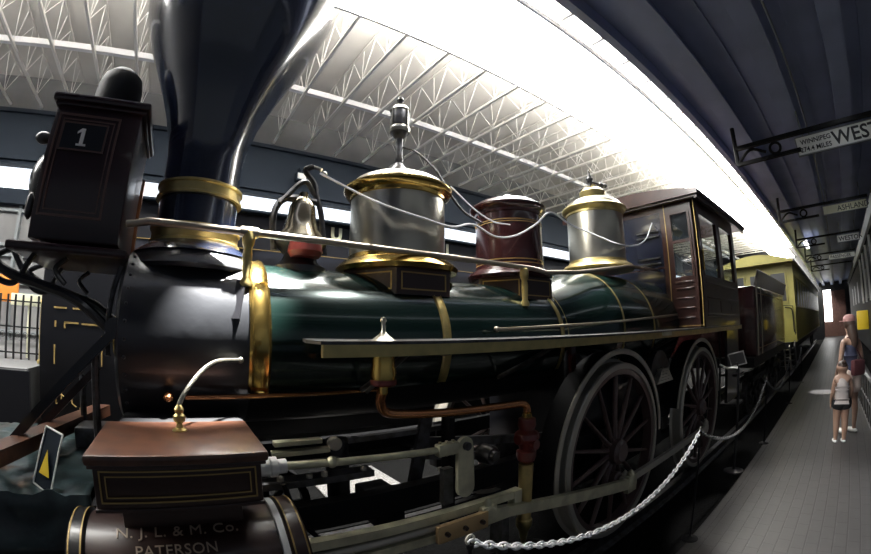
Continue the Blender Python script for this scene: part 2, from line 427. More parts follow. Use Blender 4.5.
# funnel
sx = 0.045
b = new(); lathe(b, [(0.20, 2.05), (0.33, 2.08), (0.36, 2.095), (0.33, 2.12), (0.26, 2.17), (0.242, 2.24), (0.238, 2.68), (0.252, 2.78), (0.30, 2.96), (0.40, 3.2), (0.52, 3.44), (0.635, 3.72), (0.675, 3.86), (0.69, 3.9), (0.69, 3.95), (0.66, 3.97), (0.62, 4.06), (0.52, 4.22), (0.42, 4.32), (0.40, 4.32), (0.40, 4.25)], (sx, YC, 0), 'z', 96)
fn = link('funnel', b, 'stack', L)
def sband(z0, z1, r, m='brass_dull'):
    b = new(); h = z1 - z0; lathe(b, [(r - .02, z0), (r + .012, z0), (r + .012, z0 + h * .15), (r, z0 + h * .22), (r, z0 + h * .78), (r + .012, z0 + h * .85), (r + .012, z1), (r - .02, z1)], (sx, YC, 0), 'z', 80)
    link('funnel_band', b, m, fn)
sband(2.16, 2.255, 0.262); sband(2.425, 2.505, 0.252)
# dirt apron saddle round the funnel base
b = new(); lathe(b, [(0.37, 2.0), (0.39, 2.02), (0.36, 2.08), (0.31, 2.11), (0.26, 2.13)], (sx, YC, 0), 'z', 64); link('funnel_base', b, 'smokebox', fn)
# domes
def dome(nm, x, rz, zb, ztop, m, capm, r, rim_m, base=None):
    b = new(); lathe(b, [(r * .9, zb), (r, zb + .03), (r, rz - .06), (r * .98, rz - .02)], (x, YC, 0), 'z', 72)
    d = link(nm, b, m, L)
    b = new(); lathe(b, [(r * .95, zb - .07), (r * 1.24, zb - .06), (r * 1.27, zb - .03), (r * 1.18, zb + .005), (r * 1.04, zb + .03), (r * 1.01, zb + .06)], (x, YC, 0), 'z', 72)
    link('base_ring', b, rim_m, d)
    b = new(); lathe(b, [(r * .99, rz - .06), (r * 1.03, rz - .055), (r * 1.03, rz - .03), (r * 1.12, rz - .012), (r * 1.165, rz + .012), (r * 1.165, rz + .026), (r * 1.12, rz + .038), (r * 1.07, rz + .04), (r * 1.06, rz + .05), (r*1.0, rz + .052)], (x, YC, 0), 'z', 72)
    link('rim', b, rim_m if rim_m != 'maroon' else 'maroon', d)
    b = new(); H = ztop - rz - .05
    lathe(b, [(r * 1.04, rz + .045), (r * .95, rz + .05 + H * .30), (r * .72, rz + .05 + H * .6), (r * .45, rz + .05 + H * .82), (r * .22, rz + .05 + H * .96), (0, ztop)], (x, YC, 0), 'z', 72)
    link('cap', b, capm, d)
    return d
d1 = dome('steam_dome', 1.43, 2.70, 2.17, 2.88, 'nickel', 'nickel', 0.345, 'brass')
b = new(); lathe(b, [(.10, 2.84), (.09, 2.9), (.05, 2.94), (.03, 2.97), (.035, 3.0), (.028, 3.03), (.028, 3.18), (.045, 3.2), (.075, 3.24), (.075, 3.43), (.06, 3.46), (.02, 3.48), (.018, 3.52), (.03, 3.54), (.02, 3.57), (0, 3.58)], (1.43, YC, 0), 'z', 32)
w1 = link('whistle', b, 'iron', d1)
b = new(); lathe(b, [(.078, 3.235), (.084, 3.25), (.084, 3.27), (.078, 3.28)], (1.43, YC, 0), 'z', 32); lathe(b, [(.07, 3.43), (.082, 3.435), (.06, 3.47)], (1.43, YC, 0), 'z', 32)
for a in (0.3, 1.9, 3.4, 5.0): tube(b, [(1.43 + .082 * math.cos(a), YC + .082 * math.sin(a), 3.25), (1.43 + .082 * math.cos(a), YC + .082 * math.sin(a), 3.44)], .006, 6)
link('whistle_cage', b, 'nickel', w1)
b = new(); tube(b, [(1.46, YC, 3.12), (1.55, 2.42, 3.07), (1.68, 2.35, 2.92), (1.76, 2.3, 2.75), (1.86, 2.25, 2.6), (2.0, 2.2, 2.52)], 0.009, 8, 8)
link('whistle_pipe', b, 'iron', d1)
# square pedestal under first dome with lined panels
def pedestal(x, z0, z1, rr, d):
    b = new(); lathe(b, [(rr, z0), (rr, z1), (rr * .8, z1 + .005)], (x, YC, 0), 'z', 6, Matrix.Rotation(math.radians(-120), 4, 'Z'))
    p = link('dome_pedestal', b, 'brown', d); ap = rr * math.cos(PI / 6)
    for phi in (-90, -150, -30):
        b = new(); frame_xz(b, -rr * .42, rr * .42, z0 + .03, z1 - .02, -ap, .009)
        b.transform(Matrix.Translation((x, YC, 0)) @ Matrix.Rotation(math.radians(phi + 90), 4, 'Z')); link('gold_lining', b, 'gold', p)
pedestal(1.43, 1.94, 2.105, .41, d1)
d2 = dome('sand_dome', 2.585, 2.775, 2.21, 2.90, 'maroon', 'maroon', 0.30, 'maroon')
b = new(); lathe(b, [(.05, 2.88), (.04, 2.91), (.05, 2.93), (.03, 2.95), (0, 2.96)], (2.585, YC, 0), 'z', 20); link('lid_knob', b, 'nickel', d2)
b = new()
for z in (2.27, 2.30, 2.62, 2.64): lathe(b, [(.298, z), (.3035, z), (.3035, z + .008), (.298, z + .008)], (2.585, YC, 0), 'z', 64)
link('gold_lining', b, 'gold', d2)
pedestal(2.585, 1.96, 2.145, .37, d2)
d3 = dome('steam_dome', 4.08, 3.07, 2.42, 3.27, 'nickel', 'nickel', 0.335, 'brass_dull')
b = new(); lathe(b, [(.13, 3.22), (.15, 3.25), (.16, 3.32), (.12, 3.36), (.06, 3.38), (.05, 3.42)], (4.08, YC, 0), 'z', 32); sv = link('safety_valve', b, 'brass_dull', d3)
b = new(); lathe(b, [(.035, 3.38), (.03, 3.46), (.045, 3.49), (.02, 3.53), (.012, 3.6), (0, 3.62)], (4.05, YC, 0), 'z', 16); lathe(b, [(.03, 3.36), (.025, 3.43), (.035, 3.45), (.01, 3.48), (0, 3.5)], (4.22, YC - .05, 0), 'z', 16)
tube(b, [(4.0, YC, 3.45), (4.3, YC - .05, 3.46)], .012, 8); sphere(b, (4.32, YC - .05, 3.46), .03)
link('valve_lever', b, 'iron', sv)
# bell
bl = 0.71
b = new(); lathe(b, [(.17, 2.05), (.17, 2.10), (.12, 2.13), (.10, 2.18), (.14, 2.22), (.17, 2.25), (.17, 2.27), (.05, 2.28)], (bl, YC, 0), 'z', 32)
bs = link('bell_stand', b, 'black', L)
b = new(); tube(b, [(bl + .17, YC, 2.2), (bl + .15, YC, 2.35), (bl + .13, YC, 2.48), (bl + .09, YC, 2.60), (bl + .07, YC, 2.68), (bl, YC, 2.76), (bl + .05, YC, 2.80)], .02, 8, 6)
tube(b, [(bl - .17, YC, 2.2), (bl - .19, YC, 2.40), (bl - .15, YC, 2.52), (bl - .05, YC, 2.56), (bl + .09, YC, 2.55)], .022, 8, 6)
tube(b, [(bl - .16, YC - .03, 2.5), (bl - .02, YC - .05, 2.66), (bl + .08, YC, 2.6)], .018, 8, 6)
link('yoke', b, 'iron', bs)
b = new(); lathe(b, [(.165, 2.27), (.16, 2.29), (.12, 2.34), (.095, 2.42), (.085, 2.50), (.06, 2.55), (.03, 2.57), (.03, 2.6), (0, 2.6)], (bl, YC, 0), 'z', 40)
lab(link('bell', b, 'bronze', bs), 'polished bronze bell')
b = new(); lathe(b, [(.09, 2.15), (.11, 2.18), (.1, 2.24), (.06, 2.25)], (bl, YC - .12, 0), 'z', 24); lab(link('bell_cup', b, 'red', bs), 'red painted bowl under the bell')
b = new(); tube(b, [(bl + .05, YC, 2.80), (bl + .1, 2.45, 2.77)], .012, 8); sphere(b, (bl + .12, 2.44, 2.74), .018); link('rope_clip', b, 'nickel', bs)
# bell cord
b = new()
tube(b, [(0.80, 2.44, 2.74), (1.0, 2.2, 2.55), (1.12, 2.05, 2.45), (1.35, 2.05, 2.42), (1.6, 2.06, 2.40), (1.82, 2.1, 2.46), (2.05, 2.12, 2.41), (2.25, 2.1, 2.44), (2.5, 2.1, 2.57), (2.72, 2.1, 2.72), (3.0, 2.1, 2.66), (3.4, 2.05, 2.60), (3.75, 2.05, 2.58), (4.2, 2.08, 2.62), (4.6, 2.1, 2.75), (4.98, 2.15, 3.04)], 0.008, 6, 6)
link('bell_cord', b, 'plastic', L)
b = new(); tube(b, [(1.78, 2.30, 2.80), (1.92, 2.2, 2.62), (2.06, 2.14, 2.53), (2.2, 2.1, 2.52)], 0.006, 6, 6); link('cord', b, 'plastic', L)
# hand rail
b = new(); tube(b, [(-0.32, 2.16, 2.19), (-0.2, 2.12, 2.205), (2.45, 2.12, 2.205), (2.62, 2.11, 2.185), (3.0, 2.06, 2.21), (3.4, 2.02, 2.27), (4.0, 2.04, 2.36), (4.98, 2.14, 2.42)], 0.02, 12)
hr = link('hand_rail', b, 'rail', L)
for x, zb, yb in ((0.32, 1.92, 2.10), (2.36, 1.90, 2.12)):
    b = new(); lathe(b, [(.034, 0), (.036, .02), (.022, .05), (.027, .16), (.022, .2), (.032, .22), (.036, .25), (.032, .29), (.01, .31)], (x, 2.12, zb), 'z', 16)
    link('stanchion', b, 'brass_dull', hr)
b = new(); bar(b, (0.30, 2.12, 1.95), (0.26, 2.035, 1.75), .05, .02); link('stanchion_foot', b, 'black', hr)
b = new(); lathe(b, [(.026, -.05), (.03, -.04), (.03, .04), (.026, .05)], (0.32, 2.12, 2.205), 'x', 16); link('rail_joint', b, 'rail', hr)
b = new(); tube(b, [(1.9, 1.97, 1.72), (3.2, 1.86, 1.76), (4.98, 1.9, 1.84)], 0.012, 8); sphere(b, (1.9, 1.97, 1.72), .022); link('reach_rod', b, 'rail', L)
# copper pipe along the boiler
b = new(); tube(b, [(0.02, 2.03, 1.375), (0.9, 2.10, 1.37), (1.1, 2.11, 1.37)], 0.012, 8); link('feed_pipe', b, 'copper', L)
# running board
b = new(); prism(b, [(0.49, 1.40), (6.45, 1.40), (6.45, 1.93), (0.58, 1.93), (0.50, 1.62)], 1.655, 1.668, 'xy'); rb = link('running_board', b, 'iron', L, smooth=False)
b = new(); box(b, 0.50, 6.45, 1.405, 1.425, 1.607, 1.657); lab(link('edge_strip', b, 'brass_dull', rb), 'brass facing along the board edge')
b = new(); box(b, 3.3, 3.5, 1.395, 1.405, 1.625, 1.655); link('edge_plate', b, 'cream', rb)
for x in (0.95, 2.0, 4.1):
    b = new(); tube(b, [(x, 1.50, 1.64), (x + .02, 1.8, 1.5), (x + .02, 2.08, 1.38)], .016, 8); link('bracket', b, 'iron', rb)
# brass oil cup hung under the board
b = new(); lathe(b, [(.0, 1.43), (.02, 1.44), (.02, 1.47), (.052, 1.485), (.056, 1.53), (.05, 1.56), (.05, 1.64), (.056, 1.655)], (0.815, 1.53, 0), 'z', 28); oc = link('air_chamber', b, 'brass', L)
b = new(); lathe(b, [(.055, 1.668), (.045, 1.675), (.018, 1.695), (.009, 1.71), (.009, 1.745), (.014, 1.75), (.011, 1.765), (0, 1.77)], (0.815, 1.53, 0), 'z', 24); link('finial', b, 'nickel', oc)
b = new(); lathe(b, [(.05, 1.475), (.056, 1.482), (.056, 1.50), (.05, 1.505)], (0.815, 1.53, 0), 'z', 28); link('collar', b, 'red', oc)
b = new(); tube(b, [(0.815, 1.54, 1.45), (0.82, 1.57, 1.40), (0.86, 1.6, 1.345), (0.96, 1.6, 1.325), (1.2, 1.6, 1.305), (1.62, 1.6, 1.29), (1.73, 1.6, 1.285), (1.785, 1.6, 1.26), (1.79, 1.6, 1.19)], 0.022, 12, 6); link('delivery_pipe', b, 'copper', L)
b = new(); tube(b, [(0.95, 1.98, 1.38), (1.0, 1.9, 1.46), (1.1, 1.85, 1.56), (1.25, 1.85, 1.58), (1.45, 1.9, 1.58)], .012, 8, 6); link('branch_pipe', b, 'iron', L)
# feed pump
b = new(); lathe(b, [(0, .92), (.05, .93), (.06, .96), (.06, .99), (.04, 1.0), (.055, 1.04), (.075, 1.07), (.07, 1.10), (.045, 1.12), (.055, 1.15), (.05, 1.19), (.025, 1.20)], (1.79, 1.6, 0), 'z', 24)
lathe(b, [(.0, -.08), (.03, -.08), (.035, .08), (0, .08)], (1.79, 1.6, 1.07), 'x', 16); lathe(b, [(.03, -.08), (.03, .0)], (1.79, 1.6, 1.04), 'y', 16)
pu = link('pump_valve', b, 'red', L)
b = new(); lathe(b, [(.0, .92), (.045, .91), (.042, .72), (.042, .55), (.05, .54), (.05, .50), (.03, .46), (.018, .40), (.0, .34)], (1.79, 1.6, 0), 'z', 24); link('pump_barrel', b, 'brass_dull', pu)
b = new(); lathe(b, [(.03, 1.185), (.03, 1.22), (.02, 1.23)], (1.79, 1.6, 0), 'z', 16); link('union_nut', b, 'brass', pu)
# cylinder and steam chest
CY, CZ, CR = 1.60, 0.72, 0.27
b = new(); lathe(b, [(0, -.47), (.2, -.46), (.26, -.45), (CR, -.40), (CR, .345), (.2, .43), (0, .44)], (0, CY, CZ), 'x', 96); cy = link('cylinder', b, 'brown', L)
for x0, x1 in ((-.465, -.39), (.34, .42)):
    b = new(); lathe(b, [(.20, x0), (.265, x0), (.283, x0 + .012), (.283, x1 - .012), (.27, x1), (.2, x1)], (0, CY, CZ), 'x', 80); h = link('cylinder_head', b, 'brown' if x0 > 0 else 'black', cy)
    b = new()
    for xx in (x0 + .012, x1 - .018): lathe(b, [(.28, xx), (.2855, xx), (.2855, xx + .006), (.28, xx + .006)], (0, CY, CZ), 'x', 80)
    link('gold_lining', b, 'gold', h)
b = new(); lathe(b, [(.26, .31), (.282, .312), (.282, .338), (.26, .34)], (0, CY, CZ), 'x', 80); lab(link('bright_ring', b, 'white', cy), 'bright steel ring round the cylinder end')
def cyl_text(body, size, x, a0, sp=1.0):
    t = text_bm(body, size, 0.0015, 0.0, spacing=sp)
    for v in t.verts:
        al = math.radians(a0) + v.co.y / CR; rr = CR + 0.001 + (v.co.z + .0015)
        v.co = Vector((x + v.co.x, CY - rr * math.cos(al), CZ + rr * math.sin(al)))
    link('lettering', t, 'letter', cy, smooth=False)
cyl_text('N. J. L. & M. Co.', 0.064, -.055, 62, 1.05); cyl_text('PATERSON', 0.058, -.065, 46, 1.05)
b = new(); box(b, -.305, .255, 1.362, 1.83, 1.11, 1.285, 0.008); box(b, -.25, .20, 1.52, 1.75, .93, 1.12, 0.008); ch = link('steam_chest', b, 'brown', L)
b = new(); box(b, -.33, .28, 1.345, 1.85, 1.262, 1.30, 0.012); lab(link('chest_lid', b, 'chest', ch), 'reddish brown top plate')
b = new(); box(b, -.32, .27, 1.352, 1.84, 1.252, 1.264, 0.003); box(b, -.31, .26, 1.357, 1.835, 1.105, 1.118, 0.003); link('chest_moulding', b, 'brown', ch)
b = new(); frame_xz(b, -.285, .235, 1.137, 1.246, 1.3605, .005); frame_xz(b, -.266, .216, 1.155, 1.229, 1.3605, .004); link('gold_lining', b, 'gold', ch)
# cock and curved oil pipe on the chest
b = new(); lathe(b, [(.03, 1.30), (.03, 1.306), (.014, 1.312), (.012, 1.33), (.024, 1.34), (.024, 1.36), (.016, 1.37), (.02, 1.385), (.012, 1.40), (0, 1.41)], (-.01, 1.68, 0), 'z', 20)
ck = link('oil_cock', b, 'brass_dull', ch)
b = new(); tube(b, [(-.01, 1.68, 1.40), (.02, 1.72, 1.45), (.09, 1.82, 1.52), (.17, 1.93, 1.555), (.29, 2.02, 1.555)], .010, 8, 6); sphere(b, (.29, 2.02, 1.555), .016); lab(link('oil_pipe', b, 'nickel', ck), 'thin bright curved pipe')
# valve rod
b = new(); lathe(b, [(.055, .255), (.055, .275), (.035, .28), (.035, .33), (.042, .335), (.042, .36), (.03, .365), (.03, .4)], (0, 1.60, 1.155), 'x', 20); link('gland', b, 'white', ch)
b = new(); tube(b, [(.38, 1.60, 1.155), (.5, 1.6, 1.15), (1.18, 1.60, 1.118)], .017, 10); sphere(b, (.6, 1.6, 1.148), .026); box(b, 1.14, 1.27, 1.575, 1.625, 1.085, 1.15, .01)
for x in (1.16, 1.20, 1.24): lathe(b, [(.008, 1.08), (.008, 1.16)], (x, 1.6, 0), 'z', 8)
link('valve_rod', b, 'cream', L)
b = new(); poly = [(1.27 + .0, .86)] ; P = []
for k in range(9): a = PI * k / 8; P.append((1.305 + .048 * math.cos(a), 1.12 + .048 * math.sin(a)))
for k in range(9): a = PI + PI * k / 8; P.append((1.31 + .055 * math.cos(a), .89 + .055 * math.sin(a)))
prism(b, P, 1.575, 1.60, 'xz'); ra = link('rocker_arm', b, 'cream', L)
b = new(); lathe(b, [(.022, -.02), (.022, .0)], (1.305, 1.575, 1.12), 'y', 16); link('rocker_pin', b, 'iron', ra)
# guides and crosshead
b = new(); bar(b, (.36, 1.6, .775), (1.72, 1.6, .745), .05, .045); bar(b, (.36, 1.6, .665), (1.72, 1.6, .635), .05, .045); box(b, 1.67, 1.735, 1.57, 1.63, .61, .77, .006); box(b, .36, .42, 1.57, 1.63, .64, .80, .006)
gd = link('guide_bars', b, 'cream', L)
b = new(); box(b, 1.10, 1.43, 1.53, 1.56, .635, .735, .006, T=None); xh = link('crosshead', b, 'tan', L)
for x in (1.15, 1.265, 1.38):
    b = new(); lathe(b, [(0, -.022), (.013, -.02), (.015, 0)], (x, 1.53, .685 + .0), 'y', 6); link('crosshead_bolt', b, 'brown', xh)
b = new(); tube(b, [(.33, 1.6, .71), (1.15, 1.6, .70)], .022, 12); link('piston_rod', b, 'tire', L)
b = new(); box(b, 1.60, 1.66, 1.6, 1.7, .35, .62); link('guide_hanger', b, 'iron', L)
b = new(); box(b, 1.2, 1.26, 1.62, 1.66, .80, 1.0); link('guide_hanger', b, 'iron', L)
# rods
def rod(nm, p, q, r1, r2, y, th, h1, h2, m):
    b = new(); (x0, z0), (x1, z1) = p, q; dx, dz = x1 - x0, z1 - z0; l = math.hypot(dx, dz); ux, uz = dx / l, dz / l; nx, nz = -uz, ux
    P = [(x0 + nx * h1, z0 + nz * h1), (x1 + nx * h2, z1 + nz * h2), (x1 - nx * h2, z1 - nz * h2), (x0 - nx * h1, z0 - nz * h1)]
    prism(b, P, y, y + th, 'xz')
    for (x, z, r) in ((x0, z0, r1), (x1, z1, r2)):
        lathe(b, [(0, -.008), (r * .8, -.008), (r, 0), (r, th), (0, th + .002)], (x, y, z), 'y', 20); box(b, x - r, x + r, y, y + th, z - r, z + r, .006)
        lathe(b, [(r * .4, 0), (r * .42, r + .02), (.012, r + .04), (0, r + .05)], (x, y + th / 2, z), 'z', 12)
    return link(nm, b, m, L)
rod('main_rod', (1.45, .70), (3.08, .40), .05, .075, 1.54, .045, .03, .045, 'cream')
rod('coupling_rod', (3.08, .40), (5.27, .40), .06, .07, 1.60, .04, .032, .032, 'tire')
# driving wheels
def driver(x, y, R_, side):
    """side -1: the near wheel"""
    zc = .66
    b = new(); y0, y1 = y - .06, y + .06
    lathe(b, [(R_ - .10, -.045), (R_ - .05, -.05), (R_ - .05, .05), (R_ - .10, .045)], (x, y, zc), 'y', 80, close=True)
    lathe(b, [(0, -.10), (.08, -.10), (.095, -.08), (.11, -.07), (.12, .06), (0, .06)], (x, y, zc), 'y', 32)
    lathe(b, [(0, -.08), (.06, -.08), (.08, -.06), (.08, .05), (0, .05)], (x, y, zc - .26), 'y', 24)
    w_ = link('driving_wheel', b, 'spoke', L)
    b = new(); lathe(b, [(R_ - .052, -.062), (R_ - .01, -.062), (R_, -.05), (R_ + .002, .05), (R_ + .03, .07), (R_ - .052, .07)], (x, y, zc), 'y', 96, close=True); link('tire', b, 'tire', w_)
    n = 14
    for k in range(n):
        a = 2 * PI * (k + .5) / n; b = new()
        T = Matrix.Translation((x, y, zc)) @ Matrix.Rotation(-a, 4, 'Y')
        V = []
        for rr, hw, hd in ((.10, .022, .026), (R_ - .09, .012, .018)):
            V.append([b.verts.new(T @ Vector((rr, hd * c, hw * s_))) for c, s_ in ((-1, -.35), (-.35, -1), (.35, -1), (1, -.35), (1, .35), (.35, 1), (-.35, 1), (-1, .35))])
        for i in range(8): b.faces.new([V[0][i], V[0][(i + 1) % 8], V[1][(i + 1) % 8], V[1][i]])
        link('spoke', b, 'spoke', w_)
for x in (3.07, 5.27):
    driver(x, 1.74, .76, -1); driver(x, 3.24, .76, 1)
    b = new(); tube(b, [(x, 1.7, .66), (x, 3.28, .66)], .08, 16); link('axle', b, 'dull', L)
for x, a0, a1 in ((3.07, .02, PI * 1.06), (5.27, .10, PI * .95)):
    b = new(); n = 40; I = []; O = []
    for k in range(n + 1):
        a = a0 + (a1 - a0) * k / n; I.append((x + .835 * math.cos(a), .66 + .835 * math.sin(a))); O.append((x + .855 * math.cos(a), .66 + .855 * math.sin(a)))
    prism(b, I + O[::-1], 1.70, 1.88, 'xz'); s_ = link('wheel_splasher', b, 'dull', L)
    b = new(); I = []; O = []
    for k in range(n + 1):
        a = a0 + (a1 - a0) * k / n; I.append((x + .83 * math.cos(a), .66 + .83 * math.sin(a))); O.append((x + .875 * math.cos(a), .66 + .875 * math.sin(a)))
    prism(b, I + O[::-1], 1.69, 1.70, 'xz'); link('splasher_lip', b, 'tire', s_)
# spring and arch between the drivers
b = new(); P = []
for k in range(13): a = PI * k / 12; P.append((4.17 + .26 * math.cos(a), 1.16 + .30 * math.sin(a)))
prism(b, P, 1.8, 1.86, 'xz'); ea = link('equalizer_arch', b, 'iron', L)
b = new()
for k in range(5): prism(b, [(4.17 - .22 + k * .03, 1.12 + k * .03), (4.17 + .22 - k * .03, 1.12 + k * .03), (4.17 + .2 - k * .03, 1.145 + k * .03), (4.17 - .2 + k * .03, 1.145 + k * .03)], 1.74, 1.80, 'xz')
link('leaf_spring', b, 'tire', ea)
# leading truck wheels, dark, under the cylinder
for x in (-.75, .62):
    for y in (1.78, 3.2):
        b = new(); lathe(b, [(.30, -.04), (.36, -.05), (.37, -.03), (.37, .05), (.30, .05)], (x, y, .275), 'y', 48, close=True); lathe(b, [(0, -.06), (.09, -.06), (.1, .05), (0, .05)], (x, y, .275), 'y', 20)
        for k in range(8):
            a = 2 * PI * k / 8; bar(b, (x + .08 * math.cos(a), y, .275 + .08 * math.sin(a)), (x + .31 * math.cos(a), y, .275 + .31 * math.sin(a)), .035, .045)
        link('truck_wheel', b, 'dull', L)
# truck frame with bright worn edges
b = new(); box(b, -1.0, .95, 1.93, 1.99, .44, .54); box(b, -.2, .1, 1.9, 3.1, .40, .55); box(b, .34, .95, 1.90, 2.0, .93, .965); box(b, .34, .78, 1.93, 2.0, 1.02, 1.04); link('truck_frame', b, 'iron', L)
for x in (.45, .6, .68, .9):
    b = new(); lathe(b, [(.018, 0), (.018, .02), (0, .03)], (x, 1.93, .965), 'z', 6); link('frame_bolt', b, 'tire', L)
b = new(); tube(b, [(.42, 1.75, 1.02), (.5, 1.8, .8), (.65, 1.8, .62)], .014, 8, 6); link('drain_pipe', b, 'dull', L)
for q in ((.78, .90, 2.1, 2.2, .62, 1.1), (1.0, 1.2, 2.0, 2.3, .55, .75), (1.45, 1.5, 1.9, 2.0, .5, 1.2), (2.1, 2.35, 1.9, 2.2, .5, .9)):
    b = new(); box(b, *q, .02); link('motion_bracket', b, 'dull', L)
b = new(); lathe(b, [(0, -.05), (.05, -.05), (.06, -.03), (.06, .05)], (1.62, 1.75, .97), 'y', 20); lathe(b, [(0, -.07), (.03, -.07), (.035, -.05)], (1.62, 1.75, .97), 'y', 16); link('rocker_shaft', b, 'iron', L)
for z, xa, xb in ((1.165, .42, .66), (1.115, .41, .70)):
    b = new(); box(b, xa, xb, 1.88, 1.93, z - .012, z + .012, .003); link('slide_bar', b, 'cream', L)
b = new(); lathe(b, [(.03, -.02), (.035, -.015), (.035, .02)], (.73, 1.9, 1.14), 'y', 16); link('slide_pin', b, 'tire', L)
# link motion: eccentric rods and levers between the frames
b = new(); bar(b, (1.3, 2.0, 1.05), (2.9, 2.1, .8), .03, .06); bar(b, (1.3, 2.1, .95), (2.9, 2.2, .6), .03, .06); bar(b, (1.25, 2.0, .75), (1.35, 2.0, 1.2), .03, .08); box(b, .85, 1.5, 2.0, 2.04, 1.10, 1.13)
link('link_motion', b, 'iron', L)
# headlamp on its bracket
b = new(); box(b, -.86, -.36, 2.20, 2.80, 2.08, 2.82, .012); hl = link('headlamp', b, 'wine', L)
b = new(); box(b, -.89, -.32, 2.16, 2.84, 2.82, 2.865, .012); box(b, -.87, -.34, 2.18, 2.82, 2.80, 2.82, .004); link('lamp_lid', b, 'wine', hl)
b = new(); lathe(b, [(.13, 2.86), (.13, 2.9), (.15, 2.92), (.15, 3.10), (.13, 3.18), (.08, 3.23), (0, 3.25)], (-.60, 2.5, 0), 'z', 32); link('lamp_chimney', b, 'dull', hl)
b = new(); frame_xz(b, -.83, -.47, 2.20, 2.76, 2.2, .012, .006); frame_xz(b, -.80, -.50, 2.23, 2.73, 2.2, .006, .006); link('panel_moulding', b, 'moulding', hl)
b = new(); box(b, -.79, -.53, 2.192, 2.2, 2.55, 2.71); np_ = link('number_panel', b, 'glassdark', hl)
b = new(); frame_xz(b, -.79, -.53, 2.55, 2.71, 2.192, .008); link('panel_frame', b, 'moulding', np_)
b = new(); box(b, -.673, -.652, 2.186, 2.192, 2.585, 2.675); box(b, -.69, -.635, 2.186, 2.192, 2.578, 2.588); prism(b, [(-.673, 2.675), (-.695, 2.655), (-.695, 2.645), (-.673, 2.658)], 2.186, 2.192, 'xz'); lab(link('number', b, 'sign', np_, smooth=False), 'white figure 1')
b = new(); lathe(b, [(.0, -1.0), (.10, -.99), (.16, -.95), (.19, -.9), (.19, -.85)], (0, 2.5, 2.45), 'x', 32); link('lens_hood', b, 'black', hl)
b = new(); sphere(b, (-.90, 2.24, 2.62), .035, (1.4, 1, 1)); link('lamp_clasp', b, 'iron', hl)
b = new(); sphere(b, (-.89, 2.24, 2.25), .03, (.8, 1, 2.4)); link('lamp_clasp', b, 'iron', hl)
b = new(); bar(b, (-.345, 2.78, 2.62), (-.345, 2.70, 2.02), .02, .05); lab(link('corner_reflection', b, 'copper', hl), 'copper coloured strip for the gold reflection at the lamp corner')  # gold reflection beside the lamp box, put in as a copper bar
b = new(); box(b, -.95, -.30, 2.12, 2.88, 2.01, 2.055, .015); br_ = link('lamp_shelf', b, 'wine', L)
for y in (2.2, 2.75):
    b = new(); tube(b, [(-1.15, y, 2.10), (-1.06, y, 1.98), (-.92, y, 1.90), (-.75, y, 1.86), (-.55, y, 1.80), (-.36, y, 1.66)], .026, 8, 6)
    tube(b, [(-.94, y, 2.02), (-1.03, y, 1.97), (-1.0, y, 1.88), (-.9, y, 1.86), (-.84, y, 1.95), (-.8, y, 2.01)], .016, 8, 6)
    tube(b, [(-.62, y, 2.0), (-.68, y, 1.94), (-.62, y, 1.87)], .014, 8, 6)
    link('scroll_bracket', b, 'black', br_)
# pipe curving down the smokebox front and brace rods to the pilot
b = new(); tube(b, [(-.33, 2.2, 1.98), (-.36, 2.18, 1.85), (-.37, 2.14, 1.70), (-.36, 2.1, 1.55)], .014, 8, 6); link('blower_pipe', b, 'iron', L)
b = new(); bar(b, (-.30, 2.08, 1.69), (-1.15, 2.08, .84), .04, .045); lathe(b, [(.05, -.03), (.05, .03)], (-.32, 2.07, 1.68), 'y', 12); link('smokebox_brace', b, 'black', L)
b = new(); bar(b, (-.46, 2.4, 1.47), (-1.15, 2.4, .80), .04, .04); link('smokebox_brace', b, 'brown', L)
# bumper beam and deck
b = new(); bar(b, (-.55, 2.98, 1.13), (-.86, 1.80, 1.13), .11, .07); bb = link('bumper_beam', b, 'chest', L)
b = new(); lathe(b, [(0, -.04), (.045, -.04), (.055, -.02), (.055, .02)], (-.865, 1.79, 1.13), 'y', 20); link('beam_cap', b, 'tan', bb)
b = new(); box(b, -1.6, -.38, 1.84, 3.2, .80, .93); link('pilot_deck', b, 'dull', L)
b = new()
for i in range(9): bar(b, (-1.6, 1.75 + i * .18, .8), (-2.1, 2.2 + i * .07, .1), .05, .05)
link('cow_catcher', b, 'dull', L)
b = new(); tube(b, [(-.42, 2.1, 1.55), (-.42, 2.1, .93)], .02, 8); tube(b, [(-.6, 2.6, 1.4), (-.6, 2.6, .93)], .02, 8); box(b, -.62, -.40, 2.4, 2.6, .93, 1.14, .02); link('deck_stanchion', b, 'iron', L)

# cab
b = new()
CX0, CX1, CY0, CY1, CZ0, CZ1 = 5.0, 7.0, 1.55, 3.43, 1.66, 3.32
# front wall with openings: posts and rails
def fx(y0, y1, z0, z1): box(b, CX0, CX0 + .05, y0, y1, z0, z1)
fx(CY0, 1.63, CZ0, CZ1); fx(1.63, 1.92, CZ0, 2.30); fx(1.63, 1.92, 3.10, CZ1); fx(1.92, 2.04, CZ0, CZ1)
fx(2.04, 2.94, CZ0, 2.45); fx(2.04, 2.94, 3.16, CZ1); fx(2.94, 3.06, CZ0, CZ1); fx(3.06, 3.35, CZ0, 2.30); fx(3.06, 3.35, 3.10, CZ1); fx(3.35, CY1, CZ0, CZ1)
